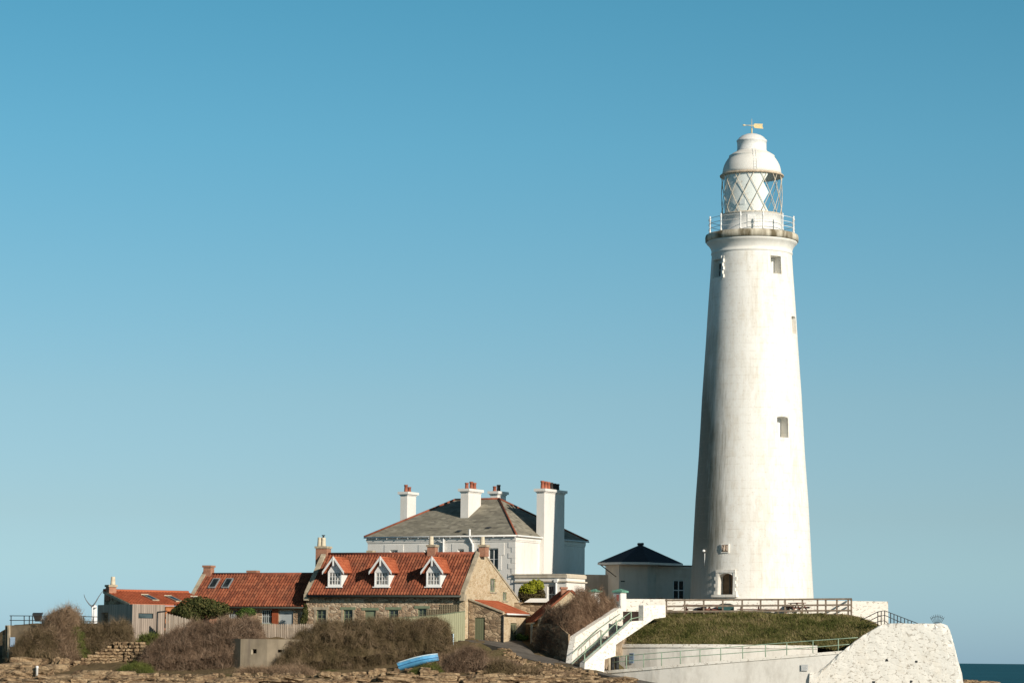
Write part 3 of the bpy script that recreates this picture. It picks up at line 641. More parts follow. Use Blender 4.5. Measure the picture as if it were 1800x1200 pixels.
mb.build('gutter', MT['trim'], HS)
# hipped roof
ov = .22; mid = dH/2
uA, zR = HF.front(800, 878.5, mid); uB, _ = HF.front(877, 878.5, mid)
E = [HF.P(uL-ov, -ov, zE+.06), HF.P(ov, -ov, zE+.06), HF.P(ov, dH+ov, zE+.06), HF.P(uL-ov, dH+ov, zE+.06)]; RA, RB = HF.P(uA, mid, zR), HF.P(uB, mid, zR)
mb = MB(); uv = []
for poly in ([E[0], E[1], RB, RA], [E[1], E[2], RB], [E[2], E[3], RA, RB], [E[3], E[0], RA]):
    a, b = poly[0], poly[1]; ex = (b-a).normalized(); n = ex.cross(poly[-1]-a).normalized(); ey = n.cross(ex)
    mb.add(poly, [tuple(range(len(poly)))]); uv += [((p-a).dot(ex)/.35+len(uv)*7, (p-a).dot(ey)/.24) for p in poly]
mb.add([p-Vector((0, 0, .08)) for p in E], [(3, 2, 1, 0)]); uv += [(0, 0)]*4
hroof = mb.build('roof', MT['slate'], HS, uv=uv)
mb = MB(); up = Vector((0, 0, .05))
for a, b in ((RA, RB), (E[0], RA), (E[1], RB), (E[2], RB), (E[3], RA)): mb.tube([a+up, b+up], .085, 6)
mb.build('ridge_tiles', MT['ridge'], hroof)
for px, py in ((806, 934), (858, 928)):
    mb = MB(); nrm = (E[1]-E[0]).cross(RA-E[0]).normalized(); p = hit(px, py, E[0], nrm)+nrm*.03; mb.hexa([p+HF.u*a+HF.v*b+nrm*c+Vector((0, 0, b*.42)) for c in (0, .05) for a, b in ((-.2, -.15), (.2, -.15), (.25, .15), (-.15, .15))]); mb.build('slipped_slate', MT['slate_new'], hroof)
def house_stack(px0, px1, px2, ytop, v0, zb, capz, pots, ph, label):
    """front face px0..px1 on plane v0, right face to px2"""
    u0, zt = HF.front(px0, ytop, v0); u1, _ = HF.front(px1, ytop, v0); v1 = HF.side(px2, ytop, u1)[0]
    mb = MB(); mb.box(HF, u0, u1, v0, v1, zb, zt-.32); mb.box(HF, u0-.06, u1+.06, v0-.06, v1+.06, zt-.32, zt-.22); mb.box(HF, u0-.18, u1+.18, v0-.18, v1+.18, zt-.22, zt)
    ch = mb.build('chimney', MT['white'], hroof)
    for i, (px, pt, kind) in enumerate(pots):
        t = (i+.5)/len(pots); c = HF.P((u0+u1)/2, v0+(v1-v0)*t, zt)
        if px is not None:      # keep the pot's height and place along the stack
            c = HF.P((u0+u1)/2, HF.side(px, ytop, (u0+u1)/2)[0], zt)
        p = MB(); pot(p, c, .155, pt); p.build('pot', kind, ch)
    return ch
nF = (E[1]-E[0]).cross(RA-E[0]).normalized()
_uu, v2, z2 = HF.plane(810, 910, E[0], nF)
house_stack(810, 823.5, 845.5, 858.5, v2, z2-.6, 0, [(820.5, .50, MT['pot']), (828.5, .64, MT['pot']), (834, .58, MT['pot'])], .5, '')
v1_ = dH-3.2; house_stack(704, 716, 731.5, 864, v1_, zE-.3, 0, [(713.5, .62, MT['pot']), (719.5, .46, MT['pot'])], .5, '')
house_stack(862, 874.5, 889.5, 863, mid+2.6, zE+.5, 0, [(869.5, .42, MT['pot']), (876.5, .58, MT['potdark'])], .5, '')
uS = .42; vS = HF.side(957, 900, uS)[0]
house_stack(943.5, 957, 992.5, 858.5, vS, ZG-1, 0, [(953.5, .66, MT['pot']), (959, .64, MT['pot']), (964, .62, MT['pot']), (969, .60, MT['potdark']), (974.5, .56, MT['potdark']), (980, .55, MT['potdark'])], .5, '')
# pipes
for px, y0 in ((781, 943), (830, 930)):
    u = HF.front(px, 960)[0]; z = HF.front(px, y0)[1]; mb = MB()
    if px == 830: mb.tube([HF.P(u-.12, -.22, z), HF.P(u-.12, -.22, zE-.15), HF.P(u+.12, -.12, zE-.65), HF.P(u+.12, -.12, ZG)], .085, 8)
    else: mb.tube([HF.P(u, -.14, zE-.05), HF.P(u, -.14, ZG)], .075, 8); mb.tube([HF.P(u-.6, -.14, zE-.35), HF.P(u, -.14, zE-.45)], .05, 6)
    mb.build('downpipe', MT['trim'], HS)
# flat roofed annex
uX = HF.front(996, 1012, -.12)[0]; zT = HF.front(996, 1009, -.12)[1]; vX = HF.side(1028.5, 1012, uX)[0]
aw = hh(HF, 962, 1028, 975, 1060, -.12)
mb = MB(); holed(mb, HF, .05, uX, ZG-1.5, zT-.25, [aw], -.12, .2); mb.quad(HF.P(uX, -.12, ZG-1.5), HF.P(uX, vX, ZG-1.5), HF.P(uX, vX, zT-.25), HF.P(uX, -.12, zT-.25)); mb.quad(HF.P(uX, vX, ZG-1.5), HF.P(.05, vX, ZG-1.5), HF.P(.05, vX, zT-.25), HF.P(uX, vX, zT-.25)); an = mb.build('annex', MT['white'], HS)
mb = MB(); mb.box(HF, 0.07, uX+.09, -.21, vX+.09, zT-.26, zT-.02); mb.box(HF, 0.07, uX+.14, -.26, vX+.14, zT-.60, zT-.50); mb.box(HF, -.2, uX+.04, -.24, vX, zT-.02, zT+.05); mb.build('parapet', white_wall('stained_coping', (.62, .55, .44), (.34, .28, .20), .7), an)
window(HF, aw, HS, MT['curtain'], MT['trim'], -.12, .17, 1, 2, .08, .05, MT['trim'])
u = HF.front(979, 1020, -.12)[0]; mb = MB(); mb.tube([HF.P(u, -.24, zT-.35), HF.P(u, -.24, ZG-1)], .08, 8); mb.box(HF, u-.16, u+.16, -.36, -.14, zT-.62, zT-.35); mb.build('downpipe', MT['trim'], HS)

# ------------------------------------------------------------------ MAIN COTTAGE
CT = R(22); o = W(818, 1100, 203.5); CF = Frame(o, CT); zG = W(818, 1123, 203.5).z
CO = thing('stone_cottage', (o.x, o.y, zG), 'long rubble stone cottage with three white dormers in its red pantile roof', 'cottage', CT)
ovh = .45
def fr_(px, py, v=0.0): return CF.front(px, py, v)
uCl = fr_(538, 1060)[0]; zEv = fr_(660, 1046.5, -ovh)[1]; vR = 2.85; zRi = fr_(690, 975, vR)[1]
wspec = [(556, 1071, 573, 1095), (603.5, 1071, 619.5, 1095), (641, 1072, 660, 1110), (683, 1071, 700, 1095), (734, 1069, 750, 1084)]
holes = [hh(CF, *s) for s in wspec]
mb = MB(); holed(mb, CF, uCl, -.003, zG-1.5, zEv+.35, holes, 0, .2)
mb.quad(CF.P(uCl, 7, zG-1.5), CF.P(uCl, 0, zG-1.5), CF.P(uCl, 0, zEv+.35), CF.P(uCl, 7, zEv+.35)); mb.build('front_wall', MT['stone'], CO)
for i, h in enumerate(holes):
    if i == 2:
        a, b, c, d = h; mb = MB(); mb.box(CF, a, b, .12, .17, c, d); mb.build('door', MT['green'], CO)
    else: window(CF, h, CO, MT['glass'], MT['green'], 0, .15, 2, 3, .085, .04, MT['coping'])
    a, b, c, d = h; mb = MB(); mb.box(CF, a-.25, b+.25, -.03, .1, d+.005, d+.2); mb.build('lintel', MT['green'] if i != 0 else MT['coping'], CO)
    if i < 2:
        for e in ((a-.16, a-.005), (b+.005, b+.16)): mb = MB(); mb.box(CF, e[0], e[1], -.02, .1, c-.01, d); mb.build('jamb', MT['coping'], CO)
# gable end (u = 0 plane), apex at the ridge
vB = CF.side(912, 1057, 0)[0]; zB = CF.side(912, 1057, 0)[1]; zAp = zRi+.30
def gable_poly(F, u, v0, vr, v1, zg, z0, zr, z1): return [F.P(u, v0, zg), F.P(u, v1, zg), F.P(u, v1, z1), F.P(u, vr, zr), F.P(u, v0, z0)]
gw = [(CF.side(862, 1016), CF.side(871, 1040)), (CF.side(884, 1040), CF.side(891, 1055))]
mb = MB(); mb.prism(gable_poly(CF, 0, -.12, vR, vB, zG-1.5, zEv+.28, zAp, zB), CF.u*-.45); gab = mb.build('gable_wall', MT['gable'], CO)
SF = Frame(CF.P(0, 0, 0), CT-math.pi/2)        # u runs along the gable to the back
ct = []
gh = []
for (va, za), (vb, zb_) in gw:
    c = MB(); c.box(SF, va, vb, -.3, .16, zb_, za); ct.append(c); gh.append((va, vb, zb_, za))
carve(gab, ct)
for h in gh: window(SF, h, CO, MT['curtain'], MT['green'], 0, .14, 2, 2, .09, .04, MT['coping'])
# copings
for (uu, us) in ((0.02, -.33), (uCl-.02, .38)):
    mb = MB(); a = CF.P(uu, -.28, zEv+.12); b = CF.P(uu, vR, zAp+.02); c = CF.P(uu, vB+.05, zB+.05); t = Vector((0, 0, .16))
    if uu < 0: c = CF.P(uu, 6.2, zEv+.1)
    mb.hexa([a, a+CF.u*us, b+CF.u*us, b, a+t, a+CF.u*us+t, b+CF.u*us+t, b+t]); mb.hexa([b, b+CF.u*us, c+CF.u*us, c, b+t, b+CF.u*us+t, c+CF.u*us+t, c+t])
    mb.box(CF, min(uu, uu+us), max(uu, uu+us), -.40, .1, zEv-.35, zEv+.13); mb.build('coping', MT['coping'], CO)
mb = MB(); mb.prism([CF.P(uCl, 0.02, zG-1), CF.P(uCl, 6, zG-1), CF.P(uCl, 6, zEv), CF.P(uCl, vR, zAp), CF.P(uCl, .02, zEv+.2)], CF.u*.35); mb.build('gable_wall', MT['stone'], CO)
# roof
RU0, RU1 = uCl+.36, -.30
rA, rB, rC, rD = CF.P(RU0, -ovh, zEv), CF.P(RU1, -ovh, zEv), CF.P(RU1, vR, zRi), CF.P(RU0, vR, zRi)
croof = pantile_roof('roof', rA, rB, rC, rD, MT['tile'], CO)
pantile_roof('rear_roof', CF.P(RU1, vB, zB), CF.P(RU0, vB, zB), CF.P(RU0, vR, zRi), CF.P(RU1, vR, zRi), MT['tile'], CO, .5, .8)
mb = MB(); mb.tube([rD+Vector((0, 0, .06)), rC+Vector((0, 0, .06))], .15, 8); mb.build('ridge_tiles', MT['ridge'], croof)
mb = MB(); mb.tube([rA+Vector((0, 0, -.04))-CF.v*.07, rB+CF.u*.12+Vector((0, 0, -.04))-CF.v*.07], .085, 8); mb.build('gutter', MT['gutter'], CO)
# dormers
nR = (rB-rA).cross(rD-rA).normalized()
for (x0, x1, xa) in ((576, 600, 587), (658, 683.5, 669.5), (749, 774, 760)):
    rA2 = rA+nR*.17; u0, v0, zb = CF.plane(x0, 1031.5, rA2, nR); u1 = CF.plane(x1, 1031.5, rA2, nR)[0]; ze = fr_(x0, 1004.5, v0)[1]; um = (u0+u1)/2; za = fr_(xa, 981.5, v0)[1]
    slope = (zRi-zEv)/(vR+ovh); vof = lambda z: (z-zEv-.2)/slope-ovh
    mb = MB(); hole = (u0+.07, u1-.07, zb+.16, ze-.02)
    holed(mb, CF, u0, u1, zb+.05, ze, [hole], v0, .12)
    mb.add([CF.P(u0, v0, ze), CF.P(u1, v0, ze), CF.P(um, v0, za-.12)], [(0, 1, 2)])
    for uu in (u0, u1): mb.add([CF.P(uu, v0, zb-.05), CF.P(uu, v0, ze), CF.P(uu, vof(ze)+.1, ze)], [(0, 1, 2)])
    dm = mb.build('dormer', MT['trim'], croof)
    window(CF, hole, dm, MT['curtain'], MT['trim'], v0, .08, 4, 3, .06, .035)   # reads as a sub part of the roof's dormer
    vr0 = v0-.30; og = .30; zeo = ze-.10
    for sg in (-1, 1):
        e0 = um+sg*((u1-u0)/2+og)
        A_, B_ = CF.P(e0, vr0, zeo), CF.P(e0, vof(zeo)+.15, zeo); C_, D_ = CF.P(um, vof(za)+.15, za), CF.P(um, vr0, za)
        if sg > 0: pantile_roof('dormer_roof', A_, B_, C_, D_, MT['tile_new'], croof, .2, .3, .02, .02, .05)
        else: pantile_roof('dormer_roof', B_, A_, D_, C_, MT['tile_new'], croof, .2, .3, .02, .02, .05)
    mb = MB()
    for sg in (-1, 1):
        e0 = um+sg*((u1-u0)/2+og+.03); a = CF.P(e0, vr0-.03, zeo-.10); b = CF.P(um, vr0-.03, za-.02); t = Vector((0, 0, .21)); q = CF.v*.05
        mb.hexa([a, b, b+q, a+q, a+t, b+t, b+q+t, a+q+t])
    mb.box(CF, um-.05, um+.05, vr0-.06, vr0+.02, za-.55, za+.12); mb.build('bargeboard', MT['trim'], croof)
    mb = MB(); mb.box(CF, u0-.10, u1+.10, v0-.12, v0+.1, zb-.03, zb+.05); mb.build('dormer_sill', MT['trim'], croof)
    s = MB(); s.tube([CF.P(um, vr0, za+.10), CF.P(um, vof(za), za+.10)], .07, 6); s.build('dormer_ridge', MT['tile_new'], croof)
def brick_stack(parent, F, px0, px1, ytop, ybot, v, dep, pots, potr=.19, poth=.75, mat='brick', cap='coping', down=.6):
    u0, zt = F.front(px0, ytop, v); u1, zb = F.front(px1, ybot, v)
    mb = MB(); mb.box(F, u0, u1, v, v+dep, zb-down, zt-.16); ch = mb.build('chimney', MT[mat], parent)
    mb = MB(); mb.box(F, u0-.07, u1+.07, v-.07, v+dep+.07, zt-.16, zt); mb.build('chimney_cap', MT[cap], ch)
    for px, ptop, kind in pots:
        uu = F.front(px, ytop, v+dep/2)[0]; h = F.front(px, ptop, v+dep/2)[1]-zt
        p = MB(); pot(p, F.P(uu, v+dep/2, zt), potr, h, False); p.build('pot', MT[kind], ch)
    return ch
c_ = brick_stack(croof, CF, 555, 574, 959.5, 982, vR-.35, .75, [(562, 944, 'potcream'), (568.5, 944.5, 'potcream')])
mb = MB(); uu, zz = fr_(568.5, 944, vR); mb.tube([CF.P(uu, vR, zz-.1), CF.P(uu, vR, zz+.14)], .07, 6); mb.tube([CF.P(uu-.13, vR, zz+.15), CF.P(uu+.13, vR, zz+.15)], .04, 6); mb.build('cowl', MT['ironblack'], c_)
brick_stack(croof, CF, 751, 764, 957, 984, vR-.30, .6, [(758, 942, 'potcream')])
brick_stack(croof, CF, 841.5, 853, 957, 975, vR-.30, .7, [(848, 943, 'potcream')], down=.1)
brick_stack(croof, CF, 646, 653.5, 967, 984, vR+1.2, .5, [])
# trellis fixed on the front wall
mb = MB(); ta, tb = fr_(751, 1062), fr_(815, 1083); tz0, tz1 = tb[1], ta[1]
for i in range(22): u = ta[0]+(tb[0]-ta[0])*i/21; mb.box(CF, u-.015, u+.015, -.07, -.04, tz0-.3, tz1-(.35 if i < 8 else 0))
for i in range(6): z = tz0+(tz1-tz0)*i/5; mb.box(CF, ta[0] if i < 4 else ta[0]+1.0, tb[0], -.045, -.02, z-.015, z+.015)
tag(mb.build('trellis', plain('trellis_timber', (.30, .25, .16), .2, 5)), 'thin timber trellis on the cottage wall beside its last front window', 'trellis')

# ------------------------------------------------------------------ MIDDLE COTTAGE
MF = Frame(CF.P(uCl, .55, 0), CT); zMG = W(450, 1100, 210).z
MC = thing('tiled_cottage', tuple(MF.P(-4, 0, zMG)), 'low brick and stone cottage with plain red pantile roof and two skylights', 'cottage', CT)
mE = MF.front(450, 1066.5, -.35)[1]; mvR = 2.6; mR = MF.front(450, 1010, mvR)[1]; mL = MF.front(358, 1010, mvR)[0]
mw = [hh(MF, 402, 1071, 418, 1086), hh(MF, 460, 1071, 478, 1095), hh(MF, 490, 1073, 515, 1100)]
mb = MB(); holed(mb, MF, mL, 0, zMG-1, mE+.2, mw, 0, .2); mb.build('front_wall', MT['stone'], MC)
mb = MB(); mb.prism(gable_poly(MF, mL, -.1, mvR, 6, zMG-1, mE+.15, mR+.22, mE+.1), MF.u*.35); mb.build('gable_wall', MT['gable'], MC)
window(MF, mw[0], MC, MT['glass'], MT['greyblue'], 0, .15, 5, 2, .06, .05); window(MF, mw[1], MC, MT['glass'], MT['greyblue'], 0, .15, 5, 2, .06, .05, MT['green'])
mb = MB(); a, b, c, d = mw[2]; mb.box(MF, a, b, .1, .16, c, d); md = mb.build('door', MT['greyblue'], MC)
mb = MB(); mb.box(MF, (a+b)/2-.2, (a+b)/2+.2, .085, .11, c+.9, d-.2); mb.build('pane', MT['glass'], md)
a, z = MF.front(478.5, 1080); b, _ = MF.front(489, 1080); mb = MB(); mb.box(MF, a, b, -.04, .1, zMG-1, mE+.05); mb.build('brick_panel', MT['red_door'], MC)
a, z = MF.front(355, 1080); b, _ = MF.front(381, 1080); mb = MB(); mb.box(MF, a, b, -.04, .1, zMG-1, mE+.05); mb.build('brick_panel', MT['brick'], MC)
mrA, mrB, mrC, mrD = MF.P(mL+.3, -.35, mE), MF.P(-.02, -.35, mE), MF.P(-.02, mvR, mR), MF.P(mL+.3, mvR, mR)
mroof = pantile_roof('roof', mrA, mrB, mrC, mrD, MT['tile'], MC)
pantile_roof('rear_roof', MF.P(-.02, 5.6, mE), MF.P(mL+.3, 5.6, mE), MF.P(mL+.3, mvR, mR), MF.P(-.02, mvR, mR), MT['tile'], MC, .5, .8)
mb = MB(); mb.tube([mrD+Vector((0, 0, .05)), mrC+Vector((0, 0, .05))], .13, 8); mb.build('ridge_tiles', MT['ridge'], mroof)
mb = MB(); mb.tube([mrA+Vector((0, 0, -.04))-MF.v*.06, mrB+Vector((0, 0, -.04))-MF.v*.06], .075, 8); mb.build('gutter', MT['gutter'], MC)
mb = MB(); a = MF.P(mL-.02, -.35, mE+.02); b = MF.P(mL-.02, mvR, mR+.2); t = Vector((0, 0, .14)); q = MF.u*.34; mb.hexa([a, a+q, b+q, b, a+t, a+q+t, b+q+t, b+t]); mb.build('coping', MT['coping'], MC)
nM = (mrB-mrA).cross(mrD-mrA).normalized(); eM = (mrD-mrA).normalized()
for x0 in (366.5, 389.5):
    p = hit(x0, 1036, mrA, nM)+nM*.13; wv, hv_ = .62, 1.15
    mb = MB(); mb.hexa([p, p+MF.u*wv, p+MF.u*wv+eM*hv_, p+eM*hv_] + [x+nM*.1 for x in (p, p+MF.u*wv, p+MF.u*wv+eM*hv_, p+eM*hv_)]); sk = mb.build('skylight', MT['lead'], mroof)
    p = p+nM*.104+MF.u*.09+eM*.1; mb = MB(); wv -= .16; hv_ -= .2; mb.quad(p, p+MF.u*wv, p+MF.u*wv+eM*hv_, p+eM*hv_); mb.build('pane', MT['glass'], sk)
brick_stack(mroof, MF, 357.5, 370, 993, 1012, mvR-.3, .6, [], cap='brick'); brick_stack(mroof, MF, 435, 449, 1002, 1013, mvR-.05, .55, [], cap='brick')

# ------------------------------------------------------------------ LEFT BUILDING + TIMBER HUT
LT = R(-33); o = W(232, 1100, 204.5); LF = Frame(o, LT); zLG = W(232, 1126, 204.5).z
HUT = thing('timber_hut', (o.x, o.y, zLG), 'flat roofed hut in silvery vertical timber cladding at the end of the cottages', 'hut', LT)
zh = LF.front(232, 1061)[1]; ur = LF.front(290, 1062)[0]; vb = hit(172, 1061, o, LF.u); vbk = (vb-Vector((o.x, o.y, 0))).dot(LF.v)
sl = hh(LF, 243.5, 1077, 269.5, 1086.5); HS2 = Frame(LF.P(0, vbk, 0), LT+math.pi/2)      # left face: u runs from the back corner to the near one
dv = hh(HS2, 178, 1076, 189.5, 1101)
mb = MB(); holed(mb, LF, 0, ur, zLG-1.2, zh, [sl], 0, .25); mb.quad(LF.P(0, 0, zh), LF.P(ur, 0, zh), LF.P(ur, vbk, zh), LF.P(0, vbk, zh)); mb.quad(LF.P(ur, 0, zLG-1), LF.P(ur, vbk, zLG-1), LF.P(ur, vbk, zh), LF.P(ur, 0, zh)); mb.build('front_cladding', MT['cladding'], HUT)
m_ = boards('side_cladding', (.54, .44, .35), .2, 1, .2, .05)  # paler, warmer copy of the cladding, lifting the hut's shaded face
mb = MB(); holed(mb, HS2, 0, vbk, zLG-1.2, zh, [dv], 0, .5); mb.build('side_cladding', m_, HUT)
mb = MB(); a, b, c, d = dv; mb.box(HS2, a, b, .4, .45, c, d); mb.build('door', plain('dark_door', (.02, .02, .02)), HUT)
window(LF, sl, HUT, plain('reflective_glass', (.04, .06, .065), .1, 2, .03, 0, .8), MT['ironblack'], 0, .12, 1, 1, .03)
u = LF.front(276, 1090)[0]; mb = MB(); mb.tube([LF.P(u, -.06, LF.front(276, 1121)[1]), LF.P(u, -.06, LF.front(276, 1075)[1])], .05, 6); mb.tube([LF.P(u, -.06, LF.front(276, 1075)[1]), LF.P(u+.75, -.06, LF.front(276, 1074)[1]+.05)], .05, 6); mb.build('downpipe', MT['ironblack'], HUT)
# lean-to roofed building behind
BF = Frame(LF.P(.3, 1.0, 0), LT); bE0 = BF.front(240, 1062, 0); bvR = 4.6
VC = thing('lean_to_building', tuple(BF.P(2, 1, zLG)), 'long low building with shallow bright red roof behind the timber hut', 'building', LT)
uRl, zRl = BF.front(182, 1039.5, bvR); uRr, zRr = BF.front(331, 1041.5, bvR); zRr = zRl
bA, bB, bC, bD = BF.P(uRl, -.1, bE0[1]-.02), BF.P(uRr, -.1, bE0[1]-.02), BF.P(uRr, bvR, zRl), BF.P(uRl, bvR, zRl)
broof = pantile_roof('roof', bA, bB, bC, bD, MT['tile_new'], VC, .25, .36, .03, .02)
mb = MB(); mb.prism([BF.P(uRl+.06, .2, zLG-1), BF.P(uRl+.06, bvR, zLG-1), BF.P(uRl+.06, bvR, zRl-.06), BF.P(uRl+.06, .2, bE0[1]-.03)], BF.u*.4); mb.build('gable_wall', MT['darkstone'], VC)
mb = MB(); mb.box(BF, uRl+.47, uRr-.02, .1, bvR-.1, zLG-1, bE0[1]-.12); mb.build('wall', MT['brick'], VC)
mb = MB(); mb.tube([bD+Vector((0, 0, .1)), bC+Vector((0, 0, .1))], .13, 8); mb.build('ridge_tiles', MT['tile_new'], broof)
mb = MB(); t = Vector((0, 0, -.12)); q = BF.u*-.05; mb.hexa([bA+t+q, bA+t, bD+t, bD+t+q] + [x+Vector((0, 0, .2)) for x in (bA+t+q, bA+t, bD+t, bD+t+q)]); mb.build('verge_board', MT['coping'], broof)
nB = (bB-bA).cross(bD-bA).normalized(); eB = (bD-bA).normalized()
for x0, y0 in ((268, 1058), (309, 1060), (340, 1061.5)):
    p = hit(x0, y0, bA, nB)+nB*.12
    if x0 == 340: p = hit(309, 1060, bA, nB)+nB*.12+BF.u*2.2
    mb = MB(); mb.hexa([p, p+BF.u*.55, p+BF.u*.55+eB*1.9, p+eB*1.9] + [x+nB*.09 for x in (p, p+BF.u*.55, p+BF.u*.55+eB*1.9, p+eB*1.9)]); sk = mb.build('skylight', MT['coping'], broof)
    p2 = p+nB*.094+BF.u*.08+eB*.1; mb = MB(); mb.quad(p2, p2+BF.u*.39, p2+BF.u*.39+eB*1.65, p2+eB*1.65); mb.build('pane', MT['glass'], sk)
    mb = MB()
    for i in range(5): mb.stone(p+eB*2.05+BF.u*(.05+i*.12)+nB*.06, (.11, .1, .1), 0, i)
    mb.build('ridge_flashing', MT['potcream'], sk)
ch = brick_stack(broof, BF, 192, 204.5, 1027, 1041, bvR-1.0, .6, [(198.5, 1013, 'potcream')])
# orange porch bit behind the palings
PF = Frame(W(291, 1090, 206.5), R(-5)); mb = MB(); a, z1 = PF.front(291, 1066.5); b, z0 = PF.front(306, 1095)
holed(mb, PF, a, b, z0, z1, [(a+.12, (a+b)/2-.03, z0+.5, z1-.3), ((a+b)/2+.05, b-.06, z0+.5, z1-.3)], 0, .2); mb.box(PF, a-.02, b+.3, -.1, .6, z1, z1+.08)
mb.quad(PF.P(b, 0, z0), PF.P(b, 1, z0), PF.P(b, 1, z1), PF.P(b, 0, z1)); mb.quad(PF.P(a, 1, z0), PF.P(a, 0, z0), PF.P(a, 0, z1), PF.P(a, 1, z1)); mb.quad(PF.P(a, .3, z0), PF.P(b, .3, z0), PF.P(b, .3, z1-.05), PF.P(a, .3, z1-.05))
tag(mb.build('porch', MT['orange']), 'small orange timber porch between the timber hut and the evergreen bush', 'porch')

# ------------------------------------------------------------------ picket fences and green boards
def paling_fence(path, tops, name, label, wdt=.11, bot=None, gap=.04, mat=None, thick=.03, pointed=True):
    """path: list of world xy points; tops: z at each"""
    t = thing(name, (path[0][0], path[0][1], gz(*path[0])), label, 'fence'); mb = MB(); posts = []
    for (p, q, z0, z1) in zip(path, path[1:], tops, tops[1:]):
        a, b = Vector((*p, 0)), Vector((*q, 0)); L_ = (b-a).length; n = int(L_/(wdt+gap)); d = (b-a)/L_; nn = Vector((-d.y, d.x, 0))
        for i in range(n):
            s = (i+.5)/n; c = a+(b-a)*s; z = z0+(z1-z0)*s + random.uniform(-.02, .02); g0 = gz(c.x, c.y)-.2 if bot is None else bot
            l, r_ = c-d*wdt/2, c+d*wdt/2
            poly = [l+Vector((0, 0, g0)), r_+Vector((0, 0, g0)), r_+Vector((0, 0, z-.08))] + ([c+d*.02+Vector((0, 0, z)), c-d*.02+Vector((0, 0, z))] if pointed else [r_+Vector((0, 0, z)), l+Vector((0, 0, z))]) + [l+Vector((0, 0, z-.08))]
            mb.prism(poly, nn*thick)
        posts += [(a, z0), (b, z1)]
        k = MB(); zz = -.35
        k.bar(a+nn*.07+Vector((0, 0, z0+zz)), b+nn*.07+Vector((0, 0, z1+zz)), .05, .09); k.bar(a+nn*.07+Vector((0, 0, z0-1.1)), b+nn*.07+Vector((0, 0, z1-1.1)), .05, .09); k.build('fence_rail', MT['rail_timber'], t)
    mb.build('palings', mat or MT['paling'], t)
    return t
xy = lambda px, Y: (W(px, 1100, Y).x, Y)
paling_fence([xy(291, 203.4), xy(336, 203.0)], [W(291, 1076, 203.4).z, W(336, 1088, 203).z], 'picket_fence', 'tall pale picket fence stepping down beside the timber hut', .17, gap=.02)
paling_fence([xy(440, 206.2), xy(560, 205.0), xy(640, 204.4)], [W(440, 1095.5, 206.2).z, W(560, 1095.5, 205).z, W(640, 1097, 204.4).z], 'picket_fence', 'low pale picket fence between the bare shrubs in front of the cottages', .11, gap=.035)
# sage green boarded fence
p0, p1, p2 = xy(700, 203.0), xy(745, 202.6), xy(817, 202.2); mb = MB(); GF = Frame(W(745, 1100, 202.6), math.atan2(.4, W(817, 1100, 202.2).x-W(745, 1100, 202.6).x))
a = GF.front(690, 1085)[0]; b = GF.front(817.5, 1085)[0]
pts = [GF.front(817.5, 1074), GF.front(775, 1080), GF.front(735, 1083.5), GF.front(690, 1085.5)]
zb = W(800, 1132, 202.4).z-.4
mb.prism([GF.P(a, 0, zb), GF.P(b, 0, zb)] + [GF.P(u, 0, z) for u, z in pts], GF.v*.05)
t = thing('board_fence', tuple(GF.P(0, 0, zb+.4)), 'sage green boarded fence with sloping top against the cottage corner', 'fence', GF.t); mb.build('boards', MT['sage_boards'], t)
mb = MB()
for (u, z), (u2, z2) in zip(pts, pts[1:]): mb.bar(GF.P(u, .02, z+.02), GF.P(u2, .02, z2+.02), .1, .05)
mb.build('fence_cap', MT['green'], t)

# ------------------------------------------------------------------ outhouse on the gable, small shed, garden wall
OF = Frame(CF.P(.06, .5, 0), CT); ub = OF.front(884, 1080)[0]
OH = thing('outhouse', tuple(OF.P(1, 0, zG)), 'small stone lean-to with bright red roof against the cottage gable', 'outhouse', CT)
zA, zBb = OF.front(833, 1054)[1], OF.front(884, 1077)[1]; dd = hh(OF, 834.5, 1073.5, 852, 1122); vO = OF.side(924, 1081, ub)[0]
mb = MB(); holed(mb, OF, 0, ub, zG-1.4, zBb-.3, [(dd[0], dd[1], zG-1.3, dd[3])] if dd[3] < zBb-.3 else [], 0, .15)
if dd[3] >= zBb-.3:
    mb = MB(); holed(mb, OF, 0, ub, zG-1.4, zBb-.3, [(dd[0], dd[1], zG-1.3, zBb-.32)], 0, .15)
mb.add([OF.P(0, 0, zBb-.3), OF.P(ub, 0, zBb-.3), OF.P(ub, 0, zBb), OF.P(0, 0, zA)], [(0, 1, 2, 3)])
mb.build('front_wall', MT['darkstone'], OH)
sw = Frame(OF.P(ub, 0, 0), CT-math.pi/2); sd = hh(sw, 897.5, 1094, 909, 1122)
mb = MB(); holed(mb, sw, 0, vO, zG-2, zBb-.05, [(sd[0], sd[1], zG-1.5, sd[3])], 0, .15); mb.build('side_wall', MT['gable'], OH)
mb = MB(); mb.box(OF, dd[0], dd[1], .08, .13, zG-1.3, zBb-.32); mb.build('door', MT['sage_door'], OH)
mb = MB(); a = hh(sw, 886, 1090, 909, 1125); mb.box(sw, sd[0], sd[1], .08, .13, zG-1.5, sd[3]); d_ = mb.build('side_door', MT['sage_door'], OH)
mb = MB()
for k in range(3): u = sd[0]+(sd[1]-sd[0])*(.25+.25*k); mb.box(sw, u-.05, u+.05, .06, .082, sd[3]-.8, sd[3]-.15)
mb.build('pane', MT['glass'], d_)
oroof = pantile_roof('roof', OF.P(ub+.22, .18, zBb-.04), OF.P(ub+.22, vO+.2, zBb-.04), OF.P(.35, vO+.2, zA-.05), OF.P(.35, .18, zA-.05), MT['tile_new'], OH, .3, .4, .012, .012)
mb = MB(); mb.tube([OF.P(ub+.28, .1, zBb-.06), OF.P(ub+.28, vO+.2, zBb-.06)], .07, 6); mb.build('gutter', MT['trim'], OH)
